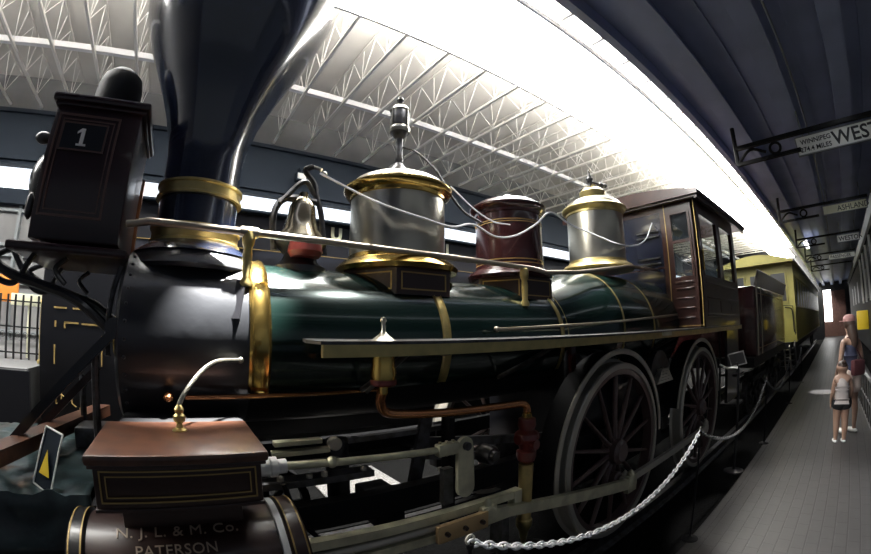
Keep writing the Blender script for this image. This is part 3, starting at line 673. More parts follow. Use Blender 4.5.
# side walls
for y in (CY0, CY1 - .05):
    def sy(x0, x1, z0, z1): box(b, x0, x1, y, y + .05, z0, z1)
    sy(CX0, 5.12, CZ0, CZ1); sy(5.12, 6.85, CZ0, 2.28); sy(5.12, 6.85, 3.08, CZ1); sy(5.95, 6.08, 2.28, 3.08); sy(6.85, CX1, CZ0, CZ1)
cab = link('cab', b, 'wood', L, smooth=False)
b = new(); P = [(1.44, 3.33), (1.44, 3.27), (3.54, 3.27), (3.54, 3.33)] + [(3.54 - 2.10 * k / 10, 3.33 + .13 * math.sin(PI * k / 10)) for k in range(1, 10)]
prism(b, P, 4.86, 7.62, 'yz'); link('cab_roof', b, 'wood', cab, smooth=False)
b = new(); box(b, 4.90, 7.58, 1.46, 1.50, 3.22, 3.27); box(b, 4.90, 4.94, 1.5, 3.48, 3.24, 3.28); link('roof_moulding', b, 'brown', cab)
b = new(); box(b, 4.985, 5.0, 1.66, 1.89, 2.72, 2.76)
for y0, y1 in ((1.63, 1.92),):
    box(b, 4.985, 5.0, y0, y0 + .03, 2.3, 3.1); box(b, 4.985, 5.0, y1 - .03, y1, 2.3, 3.1)
link('window_sash', b, 'wood', cab, smooth=False)
b = new(); box(b, 5.015, 5.02, 1.63, 1.92, 2.3, 3.1); link('window_pane', b, 'glass', cab, smooth=False)
b = new(); box(b, 5.03, 5.04, 1.66, 1.89, 2.76, 3.1); link('roller_blind', b, 'fascia', cab, smooth=False)
b = new(); box(b, 5.0, 5.03, 2.04, 2.94, 2.45, 3.16); link('front_panel', b, 'navy', cab, smooth=False)
for z in (2.50, 2.57, 2.85, 2.92):
    b = new(); prism(b, [(2.08, z), (2.40, z), (2.40, z + .018), (2.08, z + .018)], 4.98, 5.0, 'yz'); link('louvre', b, 'iron', cab)
for z in (1.78, 1.90, 2.02, 2.14, 2.22):
    b = new(); box(b, 4.975, 5.0, 1.66, 1.90, z, z + .022, .006); link('louvre', b, 'wood', cab)
b = new(); box(b, 4.992, 5.0, 2.04, 2.94, 1.70, 2.43); link('front_panel', b, 'navy', cab, smooth=False)
b = new()
frame_yz(b, CY0 + .005, 3.4, 1.69, 3.26, 5.0, .01); box(b, 4.993, 5.0, 1.965, 1.975, 1.7, 3.25)
link('gold_lining', b, 'gold', cab)
b = new()
for x0, x1 in ((5.12, 5.95), (6.08, 6.85)):
    box(b, x0, x0 + .03, 1.545, 1.59, 2.28, 3.08); box(b, x1 - .03, x1, 1.545, 1.59, 2.28, 3.08); box(b, x0, x1, 1.545, 1.59, 2.28, 2.31)
link('side_sash', b, 'wood', cab, smooth=False)
b = new(); box(b, 5.12, 5.95, 1.572, 1.576, 2.28, 3.08); link('window_pane', b, 'glass', cab, smooth=False)
b = new(); box(b, 6.08, 6.85, 1.572, 1.576, 2.28, 3.08); link('window_pane', b, 'glass', cab, smooth=False)
b = new()
for z in (1.80, 2.02, 2.2): box(b, 5.14, 6.9, 1.535, 1.55, z, z + .02, .004)
for x in (5.2, 5.8, 6.4): box(b, x, x + .5, 1.54, 1.55, 1.84, 2.0)
link('side_panelling', b, 'brown', cab)
b = new(); lathe(b, [(.012, 0), (.016, .02), (.012, .05), (.012, .2), (.016, .23), (.012, .25)], (5.10, 1.535, 2.36), 'z', 10); link('grab_handle', b, 'brass', cab)
b = new(); box(b, 5.0, 7.0, 1.6, 3.38, 1.60, 1.66); link('cab_floor', b, 'dull', cab)
b = new(); box(b, 6.2, 6.95, 1.58, 1.62, .55, 1.62); link('cab_apron', b, 'black', cab)
b = new()
box(b, 6.5, 6.95, 1.50, 1.80, .45, .48); box(b, 6.5, 6.95, 1.5, 1.8, .9, .93); bar(b, (6.5, 1.78, .45), (6.5, 1.78, 1.62), .02, .05); bar(b, (6.95, 1.78, .45), (6.95, 1.78, 1.62), .02, .05); link('cab_step', b, 'iron', cab)

# track under the engine
for y in (YC - .7175 - .035, YC + .7175 + .035):
    b = new(); prism(b, [(y - .035, -.10), (y + .035, -.10), (y + .035, -.13), (y + .01, -.15), (y + .01, -.21), (y + .06, -.23), (y + .06, -.245), (y - .06, -.245), (y - .06, -.23), (y - .01, -.21), (y - .01, -.15), (y - .035, -.13)], -10, 38, 'yz')
    o = link('track_rail', b, 'iron', None, (0, y, -.24)); tag(o, ('near' if y < 2 else 'far') + ' steel running rail under the display locomotive', 'rail')

# ------------------------------------------------------------------ tender
T_ = thing('tender', 'dark brown locomotive tender with flared top rail behind the cab', 'tender', (10, YC, 0))
b = new(); box(b, 8.0, 12.6, 1.47, 3.51, 1.08, 2.34, .03); td = link('tank', b, 'maroon', T_)
b = new(); 
for y0, y1 in ((1.47, 1.38), (3.51, 3.60)):
    P = [(y0, 2.33), (y1, 2.60), (y1 + .02 * (1 if y1 > y0 else -1), 2.60), (y0 - .0 + .03 * (1 if y1 > y0 else -1), 2.33)]
    prism(b, P, 8.0, 12.6, 'yz')
prism(b, [(12.6, 2.33), (12.72, 2.6), (12.70, 2.6), (12.57, 2.33)], 1.42, 3.56, 'xz')
link('flared_collar', b, 'wine', T_)
b = new(); tube(b, [(8.0, 1.38, 2.61), (12.72, 1.38, 2.61), (12.72, 3.6, 2.61), (8.0, 3.6, 2.61)], .018, 8); link('collar_beading', b, 'rail', T_)
b = new(); frame_xz(b, 8.15, 12.4, 1.2, 2.22, 1.469, .008); link('gold_lining', b, 'gold', T_)
b = new(); box(b, 7.9, 12.8, 1.5, 3.48, .88, 1.06); link('tender_frame', b, 'dull', T_)
for x in (8.6, 9.6, 11.2, 12.2):
    b = new(); lathe(b, [(.33, -.05), (.42, -.05), (.42, .05), (.33, .05)], (x, 1.76, .32), 'y', 40, close=True); lathe(b, [(0, -.08), (.1, -.07), (.1, .05)], (x, 1.76, .32), 'y', 16)
    for k in range(8): a = PI * k / 4; bar(b, (x, 1.76, .32), (x + .34 * math.cos(a), 1.76, .32 + .34 * math.sin(a)), .03, .05)
    link('tender_wheel', b, 'iron', T_)
for x in (9.1, 11.7):
    b = new(); bar(b, (x - .7, 1.62, .35), (x, 1.62, .6), .06, .06); bar(b, (x + .7, 1.62, .35), (x, 1.62, .6), .06, .06); box(b, x - .75, x + .75, 1.6, 1.68, .56, .66)
    link('tender_truck', b, 'dull', T_)
b = new(); tube(b, [(7.9, 1.42, 1.1), (7.9, 1.40, 2.5)], .016, 8); tube(b, [(8.35, 1.42, 1.1), (8.35, 1.40, 2.3)], .012, 8); link('grab_iron', b, 'rail', T_)

for y in (1.36, 1.52):
    b = new(); bar(b, (12.65, y, .96), (13.05, y, .28), .03, .07); link('rear_step_rail', b, 'tire', T_)
for z in (.4, .62, .84):
    b = new(); x = 12.65 + (.96 - z) * .59; box(b, x - .02, x + .14, 1.36, 1.52, z - .012, z + .012); link('rear_step', b, 'iron', T_)
# ------------------------------------------------------------------ yellow passenger car
Yc = thing('passenger_car', 'bright yellow wooden railway car with arched roof standing behind the tender', 'railway car', (22, YC, 0))
CXY = 14.3
b = new()
box(b, CXY + .05, 34, 1.28, 3.70, .98, 3.42); yb = link('car_body', b, 'yellow', Yc, smooth=False)
b = new(); P = [(1.2, 3.42)] + [(1.2 + 2.58 * k / 12, 3.46 + .28 * math.sin(PI * k / 12)) for k in range(13)] + [(3.78, 3.42)]
prism(b, P, CXY - .35, 34.2, 'yz'); link('car_roof', b, 'yellow', Yc)
b = new(); box(b, CXY - .34, 34.2, 1.17, 1.2, 3.40, 3.48); link('roof_edge', b, 'brown', Yc)
for y0, y1 in ((1.55, 2.02), (2.28, 2.72), (2.95, 3.45)):
    b = new(); box(b, CXY + .01, CXY + .05, y0, y1, 2.25 if y0 != 2.28 else 1.3, 3.12); wf = link('end_window', b, 'glassdark', Yc, smooth=False)
    b = new(); frame_yz(b, y0 - .05, y1 + .05, 2.2 if y0 != 2.28 else 1.25, 3.17, CXY + .03, .05, .03); link('window_frame', b, 'yellow', wf, smooth=False)
for i in range(14):
    x = CXY + .9 + i * 1.35
    b = new(); box(b, x, x + .6, 1.265, 1.285, 2.1, 2.95); link('side_window', b, 'glassdark', Yc, smooth=False)
b = new()
for i in range(60): box(b, CXY + .3 + i * .32, CXY + .33 + i * .32, 1.268, 1.28, 1.0, 2.05)
for z in (1.0, 2.05, 3.02): box(b, CXY, 34, 1.262, 1.28, z, z + .04)
link('side_battens', b, 'yellow', Yc, smooth=False)
b = new(); tube(b, [(CXY - .05, 1.62, 2.05), (CXY - .05, 1.42, 2.0), (CXY - .05, 1.38, 1.8), (CXY - .05, 1.36, 1.35), (CXY - .05, 1.30, 1.25)], .016, 8, 6); tube(b, [(CXY - .05, 1.72, 2.12), (CXY - .08, 1.36, 2.08), (CXY - .08, 1.32, 1.2)], .012, 8); link('grab_iron', b, 'dull', Yc)
b = new(); box(b, CXY - .2, 34, 1.45, 3.5, .7, .98)
link('underframe', b, 'dull', Yc)
for x in (16.0, 17.8, 30.5, 32.3):
    b = new(); lathe(b, [(0, -.05), (.42, -.05), (.42, .05), (0, .05)], (x, 1.76, .32), 'y', 32); link('car_wheel', b, 'dull', Yc)
b = new(); bar(b, (CXY - .2, 1.35, .95), (CXY + .3, 1.35, .2), .04, .3); bar(b, (CXY - .2, 1.9, .95), (CXY + .3, 1.9, .2), .04, .3)
for k in range(4): box(b, CXY - .2 + k * .13, CXY + .05 + k * .13, 1.35, 1.9, .78 - k * .2, .81 - k * .2)
link('end_steps', b, 'iron', Yc)

# ------------------------------------------------------------------ dark car on the next track
Dk = thing('lettered_car', 'black railway car with gold lining and large gold letters behind the locomotive', 'railway car', (6, 6.6, 0))
b = new(); box(b, -1.75, 13.5, 5.2, 8.0, .55, 3.18, .02); link('car_body', b, 'black', Dk)
b = new(); box(b, -1.85, 13.6, 5.12, 8.08, 3.18, 3.23, .02); link('roof_eave', b, 'fascia', Dk)
b = new(); box(b, -1.6, 13.4, 5.4, 7.8, .3, .55); link('underframe', b, 'dull', Dk)
for x in (-.8, .4, 3.5, 8, 11):
    b = new(); lathe(b, [(.0, -.05), (.42, -.05), (.42, .05), (.0, .05)], (x, 5.5, .26), 'y', 40); link('car_wheel', b, 'dull', Dk)
b = new()
box(b, -1.58, -1.42, 5.19, 5.2, 1.83, 1.85); box(b, -1.34, -1.06, 5.19, 5.2, 1.83, 1.85)
box(b, -1.44, -1.26, 5.19, 5.2, 1.665, 1.685); box(b, -1.44, -1.42, 5.19, 5.2, 1.61, 1.68); box(b, -1.22, -.98, 5.19, 5.2, 1.66, 1.68)
box(b, -1.56, -1.54, 5.19, 5.2, 1.62, 1.69); box(b, -1.56, -1.545, 5.19, 5.2, 1.20, 1.42)
for p in ([(-1.54, .75), (-1.40, .75), (-1.40, .80), (-1.47, .86), (-1.54, .86), (-1.54, .75)], [(-1.47, .75), (-1.47, .93), (-1.53, .93)], [(-1.40, .86), (-1.34, .86), (-1.34, .76), (-1.29, .72)]):
    tube(b, [(x, 5.195, z) for x, z in p], .008, 6)
box(b, -1.25, -.95, 5.19, 5.2, .70, .715); box(b, -1.4, -1.0, 5.19, 5.2, .50, .515); box(b, -.97, -.955, 5.19, 5.2, 1.2, 1.55)
box(b, -1.7, 13.4, 5.19, 5.2, 2.72, 2.73); box(b, -1.7, 13.4, 5.19, 5.2, 2.36, 2.37)
link('gold_lining', b, 'gold', Dk)
for ch_, x in (('U', 2.0), ('I', 3.93)):
    t = text_bm(ch_, .24, .004, .012); t.transform(Matrix.Translation((x, 5.19, 2.975)) @ Matrix.Rotation(PI / 2, 4, 'X')); lab(link('letter', t, 'signy', Dk, smooth=False), 'large gold letter %s' % ch_)
# ventilator lumps on far wall: flood lamps on the fascia
def flood(x, z, txt):
    t = thing('flood_lamp', txt, 'lamp', (x, 10.2, z))
    b = new(); box(b, x - .16, x + .16, 9.95, 10.12, z - .12, z + .12, .03); link('lamp_body', b, 'fascia', t)
    b = new(); box(b, x - .12, x + .12, 9.93, 9.95, z - .07, z + .09, .005); link('lamp_glass', b, 'white', t)
    b = new(); tube(b, [(x, 10.1, z + .1), (x, 10.25, z + .35)], .03, 8); link('lamp_arm', b, 'fascia', t)
flood(2.75, 5.75, 'small grey flood lamp on the blue fascia beside the bell')

# ------------------------------------------------------------------ left background: fence, boards
fz = 1.12
F_ = thing('iron_fence', 'black wrought iron fence on the raised gallery floor beyond the headlamp', 'fence', (-3.2, 6.3, fz))
b = new()
for z in (1.2, 1.55, 1.9): box(b, -5.5, -2.1, 6.29, 6.31, z, z + .02)
link('fence_rails', b, 'black', F_)
for i in range(28):
    x = -5.45 + i * .122; b = new(); tube(b, [(x, 6.3, fz), (x, 6.3, 2.0)], .017, 6); tube(b, ring_pts((x + .06, 6.3, 1.45), .04, 'xz', 10), .004, 4)
    link('baluster', b, 'black', F_)
b = new(); box(b, -4.3, -3.35, 8.45, 8.5, 1.95, 2.45, .01); box(b, -3.85, -3.8, 8.5, 8.55, fz, 1.95)
tag(link('orange_board', b, 'orange', None, (-3.8, 8.5, fz)), 'orange board on the gallery behind the iron fence', 'board')
b = new(); box(b, -2.72, -2.1, 6.58, 6.62, 1.86, 2.03, .01); box(b, -2.44, -2.4, 6.62, 6.65, fz, 1.86)
tag(link('notice_board', b, 'signy', None, (-2.4, 6.6, fz)), 'small pale lit notice board above the iron fence', 'sign')
b = new(); lathe(b, [(.05, 1.12), (.05, 1.16), (.025, 1.18), (.022, 1.9), (.035, 1.92), (.02, 1.95), (0, 1.97)], (-1.98, 5.95, 0), 'z', 12)
tag(link('brass_post', b, 'brass_dull', None, (-1.98, 5.95, 1.12)), 'slender yellowish post where the iron fence ends by the lettered black car', 'post')

# ------------------------------------------------------------------ teal sheet and small sign on the pilot deck
b = new(); nx, ny = 40, 40; G = []
from mathutils import noise as NZ
for i in range(nx + 1):
    row = []
    for j in range(ny + 1):
        x = -1.55 + 1.14 * i / nx; s = j / ny * 1.5
        if s < 1.25: y, z = 3.0 - s, 1.0
        else: y, z = 1.75 - .04 * math.sin((s - 1.25) * 6), 1.0 - (s - 1.25)
        n = NZ.noise(Vector((x * 4, s * 4, 0))) * .05 + NZ.noise(Vector((x * 11, s * 9, 3))) * .022
        row.append(b.verts.new((x, y - (n * .7 if s >= 1.2 else 0), z + (abs(n) if s < 1.25 else 0))))
    G.append(row)
for i in range(nx):
    for j in range(ny): b.faces.new([G[i][j], G[i + 1][j], G[i + 1][j + 1], G[i][j + 1]])
o = link('ground_sheet', b, 'teal', None, (-.9, 2.2, .93)); tag(o, 'crumpled teal plastic sheet draped over the front deck of the locomotive', 'sheet')
sm = o.modifiers.new('thick', 'SOLIDIFY'); sm.thickness = .006
SS = thing('sign_holder', 'clear upright sign holder with a yellow triangle card standing on the teal sheet', 'sign', (-.62, 1.86, 1.02))
p0, p1, p2, p3 = Vector((-.615, 1.90, 1.255)), Vector((-.525, 1.84, 1.235)), Vector((-.60, 1.80, .985)), Vector((-.69, 1.86, 1.02))
nrm = (p1 - p0).cross(p3 - p0).normalized()
def quad_slab(bm, q, th, n): 
    A_ = [bm.verts.new(p) for p in q]; B_ = [bm.verts.new(p + n * th) for p in q]
    bm.faces.new(A_); bm.faces.new(B_[::-1])
    for i in range(len(q)): bm.faces.new([A_[i], A_[(i + 1) % len(q)], B_[(i + 1) % len(q)], B_[i]])
b = new(); quad_slab(b, [p0, p1, p2, p3], .004, nrm); link('card', b, 'fascia', SS, smooth=False)
b = new()
for a_, c_ in ((p0, p1), (p1, p2), (p2, p3), (p3, p0)): tube(b, [a_, c_], .0045, 6)
tube(b, [p2, p2 + Vector((.09, .03, 0))], .004, 6); tube(b, [p3, p2 + Vector((.09, .03, 0))], .003, 6); link('holder_edge', b, 'sign', SS)
def P4(u, v): return p0 + (p1 - p0) * u + (p3 - p0) * v
for sgn in (-1, 1):
    b = new(); quad_slab(b, [P4(.45, .35) + nrm * sgn * .006, P4(.85, .78) + nrm * sgn * .006, P4(.25, .78) + nrm * sgn * .006], .001, nrm); lab(link('warning_triangle', b, 'yellow2', SS, smooth=False), 'yellow triangle')

# ------------------------------------------------------------------ barrier posts and chains
posts = [(-2.1, .93), (.85, .97), (3.12, .90), (6.2, .90), (9.3, .90), (12.4, .90)]
desc = ['thin black barrier post at the bottom left', 'thin black barrier post beside the crosshead and guide bars of the engine', 'thin black barrier post standing before the first driving wheel', 'thin black barrier post beside the cab step', 'thin black barrier post beside the tender', 'thin black barrier post near the end of the tender']
def make_post(x, h, t):
    p = thing('barrier_post', t, 'post', (x, 1.0, 0), 'barrier posts along the platform edge')
    b = new(); lathe(b, [(0, 0), (.07, 0), (.07, .010), (.02, .02), (.008, .03), (.008, h - .03), (.014, h - .02), (.014, h - .005), (0, h)], (x, 1.0, 0), 'z', 20); link('pole', b, 'dull', p)
    b = new(); tube(b, ring_pts((x, 1.0, h + .012), .018, 'xz', 14), .004, 6); link('ring', b, 'tire', p)
for (x, h), t in zip(posts[1:], desc[1:]): make_post(x, h, t)
def chain(p, q, sag, txt, m='plastic', th=.0048):
    p, q = Vector(p), Vector(q); N = int((p - q).length / .036); b = new()
    for k in range(N):
        def at(t): return p.lerp(q, t) - Vector((0, 0, sag * 4 * t * (1 - t)))
        t = (k + .5) / N; c = at(t); d = (at(min(1, t + .01)) - at(max(0, t - .01))).normalized()
        u = Vector((0, 1, 0)) if k % 2 else d.cross(Vector((0, 1, 0))).normalized()
        r1, r2 = .029, .0135; pts = [c + d * r1 * math.cos(2 * PI * i / 10) + u * r2 * math.sin(2 * PI * i / 10) for i in range(11)]
        tube(b, pts, th, 6)
    tag(link('barrier_chain', b, m, None, p), txt, 'chain')
for k in range(1, 5):
    (x0, h0), (x1, h1) = posts[k], posts[k + 1]
    chain((x0, 1.0, h0 + .0), (x1, 1.0, h1), .26 if k == 1 else .33, ['', 'white plastic chain sagging before the first driving wheel', 'white plastic chain hanging beside the second driving wheel and cab', 'white plastic chain hanging beside the front of the tender', 'white plastic chain hanging beside the rear of the tender'][k], 'plastic' if k == 1 else 'wall', .0048 if k == 1 else .0035)
# plaque
PQ = thing('info_plaque', 'small tilted black information plaque with white border beside the cab', 'plaque', (4.9, 1.12, 0))
b = new(); lathe(b, [(0, 0), (.12, 0), (.12, .015), (.015, .03), (.015, 1.2)], (4.9, 1.12, 0), 'z', 16); tube(b, [(4.9, 1.12, 1.2), (4.86, 1.13, 1.26)], .012, 6); link('plaque_stand', b, 'black', PQ)
TT = Matrix.Translation((4.86, 1.12, 1.30)) @ Matrix.Scale(.8, 4) @ Matrix.Rotation(math.radians(-12), 4, 'X') @ Matrix.Rotation(math.radians(-20), 4, 'Y')
b = new(); box(b, -.01, .01, -.12, .12, -.1, .1, 0, TT); link('plaque_board', b, 'ink', PQ, smooth=False)
b = new()
for a in ((-.12, .12, .085, .1), (-.12, .12, -.1, -.085), (-.12, -.105, -.085, .085), (.105, .12, -.085, .085)): box(b, -.014, -.010, a[0], a[1], a[2], a[3], 0, TT)
link('plaque_border', b, 'wall', PQ, smooth=False)
b = new(); tube(b, [(4.87, 1.12, 1.2), (4.84, 1.25, 1.2), (4.84, 1.33, 1.24)], .012, 8); link('plaque_arm', b, 'white', PQ)

# ------------------------------------------------------------------ station signs under the canopy
def station_sign(x, y1, y0, z0, z1, m, lines, txt):
    t = thing('station_sign', txt, 'sign', (x, (y0 + y1) / 2, z0), None)
    b = new(); box(b, x - .012, x + .012, y0, y1, z0, z1); link('sign_board', b, m, t, smooth=False)
    b = new()
    for z in (z0 - .012, z1): box(b, x - .018, x + .018, y0 - .01, y1 + .01, z, z + .012)
    for y in (y0 - .012, y1): box(b, x - .018, x + .018, y, y + .012, z0, z1)
    for y in (y1 - .1, y0 + .1): box(b, x - .01, x + .01, y - .01, y + .01, z1, 4.16)
    link('sign_frame', b, 'wallframe', t, smooth=False)
    for body, size, y, z, bold in lines:
        g = text_bm(body, size, .003, bold, 'LEFT')
        g.transform(Matrix.Translation((x - .014, y, z)) @ Matrix(((0, 0, -1, 0), (-1, 0, 0, 0), (0, 1, 0, 0), (0, 0, 0, 1))))
        link('lettering', g, 'ink', t, smooth=False)
station_sign(5.4, .14, -1.60, 3.58, 3.80, 'sign', [('WINNIPEG', .082, .09, 3.705, .001), ('274.4 MILES', .082, .11, 3.61, .001), ('WEST FORT', .235, -.32, 3.61, .004)], 'white station sign with large black words WEST FORT under the canopy')
station_sign(9.3, -.01, -.93, 3.64, 3.80, 'signy', [('ASHLAND', .15, -.30, 3.665, .001)], 'cream station sign with thin dark letters under the canopy')
station_sign(13.1, -.28, -.93, 3.62, 3.80, 'sign', [('WESTON', .17, -.32, 3.645, .003)], 'white station sign hanging just behind the cream one')
station_sign(16.9, .05, -.93, 3.62, 3.78, 'sign', [('PASSENGER', .15, .0, 3.65, .003)], 'small white station sign hanging last in the row')
# canopy brackets
for i, x in enumerate((5.35, 9.25, 13.05, 16.85, 20.6)):
    t = thing('canopy_bracket', ['dark scrolled iron bracket carrying the WEST FORT sign', 'dark scrolled iron bracket carrying the cream ASHLAND sign', 'dark iron bracket carrying the third station sign', 'dark iron bracket carrying the fourth station sign', 'dark scrolled iron bracket without a sign, last under the canopy'][i], 'bracket', (x, .6, 4.1), 'iron brackets under the canopy')
    b = new(); box(b, x - .03, x + .03, -1.62 if i == 0 else -.97, .95, 3.83, 3.88); box(b, x - .03, x + .03, .10, .95, 3.62, 3.66); link('arm', b, 'dull', t)
    b = new(); tube(b, ring_pts((x, .42, 3.74), .07, 'yz', 16), .018, 6); tube(b, [(x, .95, 3.64), (x, .75, 3.80), (x, .55, 3.72)], .02, 6, 4); tube(b, [(x, .95, 3.64), (x, .92, 4.2)], .03, 6); link('scroll', b, 'dull', t)
# short tube lamp on the canopy
b = new(); box(b, 15.2, 16.6, .72, .84, 4.08, 4.16); tag(link('tube_lamp', b, 'tube_lit', None, (15.9, .78, 4.08)), 'short white fluorescent tube under the far part of the canopy', 'lamp')

# ------------------------------------------------------------------ right hand side: grey car eave, wall, lights
RC = thing('grey_car', 'dark railway car with pale eave board across the platform from the engine', 'railway car', (20, -2.4, 0))
b = new(); box(b, 8.9, 34, -3.6, -1.08, 3.60, 4.0); box(b, 10, 34, -3.5, -1.14, .95, 3.6); link('car_body', b, 'dull', RC, smooth=False)
b = new(); box(b, 8.9, 20.5, -1.08, -1.0, 3.55, 3.80); lab(link('eave_board', b, 'white', RC, smooth=False), 'pale grey eave board')
b = new(); box(b, 10, 34, -3.3, -1.2, .4, .95); link('underframe', b, 'dull', RC)
for i in range(6):
    x = 12 + i * 3; b = new(); box(b, x, x + .9, -1.145, -1.13, 2.1, 3.0); lab(link('car_window', b, 'glassdark', RC, smooth=False), 'dark window')
for i in range(5):
    x = 10.3 + i * 1.8; b = new(); box(b, x, x + .07, -1.13, -1.07, 2.0, 3.55); link('hanging_strip', b, 'white', RC, smooth=False)
b = new(); box(b, 15.8, 16.3, -1.13, -.74, 1.15, 1.75, .02)
tag(link('yellow_box', b, 'yellow2', None, (16.05, -.9, 1.15)), 'bright yellow box fixed beside the platform behind the two visitors', 'box')
b = new(); box(b, 38.5, 38.7, -.9, 1.0, 0, 3.6); tag(link('brick_partition', b, 'brick', None, (38.6, 0, 0)), 'reddish brick partition at the far end of the platform', 'wall')
b = new(); box(b, 38.4, 38.5, .3, .95, 1.2, 3.7); struct('window_3', b, 'tube_lit')
# barrier table rail on the right
RB = thing('guard_frame', 'grey metal guard frame with upright bars beside the two visitors', 'barrier', (7.5, -.5, 0))
def gy(x): return -.40 - (9.8 - x) * .0375
b = new(); tube(b, [(9.8, gy(9.8), 0), (9.8, gy(9.8), .70), (9.75, gy(9.75), .75), (5.45, gy(5.45), .75), (5.4, gy(5.4), .70), (5.4, gy(5.4), 0)], .03, 10); link('top_frame', b, 'wall', RB)
for z in (.14, .42):
    b = new(); tube(b, [(9.8, gy(9.8), z), (5.4, gy(5.4), z)], .014, 8); link('cross_rail', b, 'iron', RB)
for i in range(15):
    x = 5.6 + i * .28; b = new(); tube(b, [(x, gy(x), .14), (x, gy(x), .74)], .010, 6); link('upright_bar', b, 'iron', RB)

# ------------------------------------------------------------------ people
def skin(name, V, E, Rr, m, parent, sub=2, T=None):
    me = bpy.data.meshes.new(name); me.from_pydata([tuple((T @ Vector(v)) - ORG[parent.name]) if T is not None else v for v in V], E, []); me.update()
    o = bpy.data.objects.new(name, me); COL.objects.link(o)
    o.modifiers.new('s', 'SKIN'); o.modifiers.new('u', 'SUBSURF').levels = sub; o.modifiers['u'].render_levels = sub
    for i, r in enumerate(Rr):
        me.skin_vertices[0].data[i].radius = r if isinstance(r, tuple) else (r, r)
    me.skin_vertices[0].data[0].use_root = True
    o.modifiers['s'].use_smooth_shade = True
    dg = bpy.context.evaluated_depsgraph_get(); dg.update()
    m2 = bpy.data.meshes.new_from_object(o.evaluated_get(dg)); bpy.data.objects.remove(o)
    m2.materials.clear(); m2.materials.append(M[m])
    for p in m2.polygons: p.use_smooth = True
    ob = bpy.data.objects.new(name, m2); COL.objects.link(ob); ob.parent = parent; ORG[ob.name] = ORG[parent.name]
    return ob
def person(loc, rotz, s, label, adult):
    """built facing +x at full height 1.62, scaled by s"""
    P_ = thing('person', label, 'person', loc)
    T = Matrix.Translation(loc) @ Matrix.Rotation(rotz, 4, 'Z') @ Matrix.Diagonal((s, s, s, 1))
    hs = 1.0 if adult else 1.28
    V = [(0, 0, .90)]; E = []; R_ = [(.115, .095)]
    def add(p, r, par): V.append(p); R_.append(r); E.append((par, len(V) - 1)); return len(V) - 1
    a = add((0, 0, 1.05), (.10, .085), 0); c = add((.0, 0, 1.22), (.125, .09), a); d = add((-.01, 0, 1.32), (.10, .075), c); n = add((.0, 0, 1.40), .046, d)
    zh = 1.50
    h0 = add((.01, 0, zh - .03), (.065 * hs, .07 * hs), n); h1 = add((.015, 0, zh + .04 * hs), (.075 * hs, .085 * hs), h0); add((.01, 0, zh + .085 * hs), (.05 * hs, .055 * hs), h1)
    for sgn in (-1, 1):
        sh = add((-.01, .155 * sgn, 1.31), .045, d); el = add((-.02, .215 * sgn, 1.06), .034, sh); fw = add((.04, .225 * sgn, .93), .028, el); wr = add((.09, .215 * sgn, .84), .022, fw)
        pm = add((.105, .212 * sgn, .79), (.032, .017), wr)
        hp = add((0, .085 * sgn, .86), .088, 0); kn = add((.02 + .02 * sgn, .09 * sgn, .48), .052, hp); cf = add((-.005 + .02 * sgn, .09 * sgn, .34), .05, kn); an = add((0 + .02 * sgn, .09 * sgn, .09), .030, cf)
        he = add((-.02 + .02 * sgn, .09 * sgn, .04), .032, an)
    body = skin('body', V, E, R_, 'skin', P_, 2, T)
    # fingers and thumbs
    for sgn in (-1, 1):
        for k, (dx, l) in enumerate(((.03, .062), (.012, .07), (-.006, .066), (-.022, .052))):
            b = new(); x, y, z = .11 + dx, .212 * sgn, .765
            tube(b, [T @ Vector(p) for p in ((x, y, z + .02), (x + .004, y, z - l * .5), (x - .002, y - .008 * sgn, z - l))], [.0085 * s, .008 * s, .006 * s], 6); link('finger', b, 'skin', body)
        b = new(); tube(b, [T @ Vector(p) for p in ((.13, .205 * sgn, .81), (.155, .195 * sgn, .78), (.16, .19 * sgn, .75))], [.011 * s, .009 * s, .007 * s], 6); link('thumb', b, 'skin', body)
    # face
    hx = .015 + .078 * hs
    b = new(); sphere(b, (0, 0, 0), .012, (1.1, .8, 1.6), 10); b.transform(T @ Matrix.Translation((hx, 0, zh + .02))); link('nose', b, 'skin', body)
    for sgn in (-1, 1):
        b = new(); sphere(b, (hx - .012, .03 * sgn, zh + .04), .009, (1, 1, 1), 8); b.transform(T); link('eye', b, 'ink', body)
    b = new(); sphere(b, (hx - .006, 0, zh - .015), .016, (.5, 1.3, .4), 8); b.transform(T); link('mouth', b, 'red', body)
    # clothes
    if adult:
        skin('tank_top', [(0, 0, 1.0), (0, 0, .93), (0, 0, 1.1), (0, 0, 1.24), (-.005, 0, 1.31), (-.005, .08, 1.335), (-.005, -.08, 1.335)], [(0, 1), (0, 2), (2, 3), (3, 4), (4, 5), (4, 6)], [(.125, .105), (.125, .11), (.118, .1), (.142, .107), (.115, .088), (.05, .04), (.05, .04)], 'top_navy', P_, 2, T)
        sh_ = 'shorts'
    else:
        skin('tank_top', [(0, 0, 1.0), (0, 0, .92), (0, 0, 1.1), (0, 0, 1.24), (-.005, 0, 1.31), (-.005, .08, 1.335), (-.005, -.08, 1.335)], [(0, 1), (0, 2), (2, 3), (3, 4), (4, 5), (4, 6)], [(.125, .105), (.13, .11), (.118, .1), (.142, .107), (.115, .088), (.05, .04), (.05, .04)], 'top_pale', P_, 2, T)
        sh_ = 'black_cloth'
    zl = .56 if adult else .66
    skin('shorts', [(0, 0, .90), (0, 0, .97), (0, .085, .84), (.0, .095, zl), (0, -.085, .84), (0.0, -.095, zl)], [(0, 1), (0, 2), (2, 3), (0, 4), (4, 5)], [(.135, .12), (.128, .11), .108, .105, .108, .105], sh_, P_, 2, T)
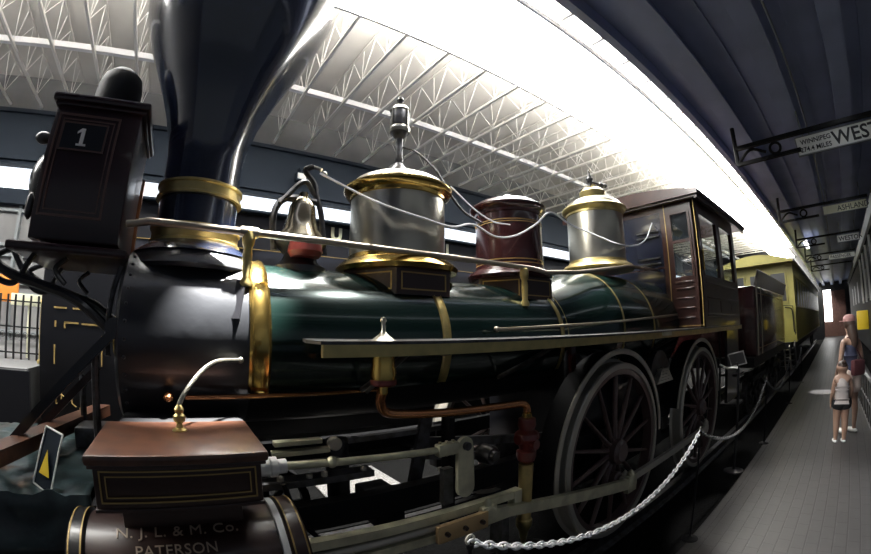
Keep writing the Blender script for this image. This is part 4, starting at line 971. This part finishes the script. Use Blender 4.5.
    for sgn in (-1, 1):
        b = new(); sphere(b, (0, 0, 0), .05, (2.4, .95, .8), 16); b.transform(T @ Matrix.Translation((.035 + .02 * sgn, .09 * sgn, .04))); link('shoe', b, 'white', P_)
    # hair
    if adult:
        b = new(); sphere(b, (-.005, 0, zh + .06), .10, (1.0, .92, 1.0), 24)
        for v in b.verts:
            if v.co.x > .05 and v.co.z < zh + .09: v.co.x = .05
        b.transform(T); hr_ = link('hair', b, 'hair', P_)
        b = new(); tube(b, [T @ Vector(p) for p in ((-.02, 0, zh + .08), (-.045, 0, zh - .02), (-.075, .0, zh - .13), (-.085, .0, zh - .24), (-.08, 0, zh - .31))], [.07, .078, .075, .06, .025], 14); link('long_hair', b, 'hair', hr_)
        b = new(); lathe(b, [(.098, 0), (.10, .03), (.085, .07), (.05, .095), (0, .10)], (0, 0, 0), 'z', 24)
        box(b, .05, .17, -.06, .06, 0, .012, .005); b.transform(T @ Matrix.Translation((0, 0, zh + .09))); lab(link('cap', b, 'cap', P_), 'faded pink cap')
        b = new(); box(b, -.20, -.10, -.13, .10, .84, 1.06, .03); b.transform(T); bg = link('shoulder_bag', b, 'bag', P_)
        b = new(); tube(b, [T @ Vector(p) for p in ((-.13, -.12, 1.04), (-.10, -.02, 1.22), (-.05, .08, 1.37), (.09, .06, 1.25), (.12, -.05, 1.1))], .010, 6, 4); link('bag_strap', b, 'bag', bg)
    else:
        b = new(); sphere(b, (-.008, 0, zh + .065), .105 * 1.12, (1.0, .92, .95), 24)
        for v in b.verts:
            if v.co.x > .05 and v.co.z < zh + .10: v.co.x = .05
        b.transform(T); hr_ = link('hair', b, 'hair', P_)
        b = new(); sphere(b, (-.09, 0, zh + .14), .05, (1, 1, 1), 16); b.transform(T); link('hair_bun', b, 'hair', hr_)
    return P_
person((6.95, -.20, 0), math.radians(40), 1.0, 'woman in pink cap, navy top and pale shorts standing behind the child', True)
person((6.42, -.07, 0), math.radians(20), .655, 'small child with hair bun, pale top and black shorts on the platform', False)
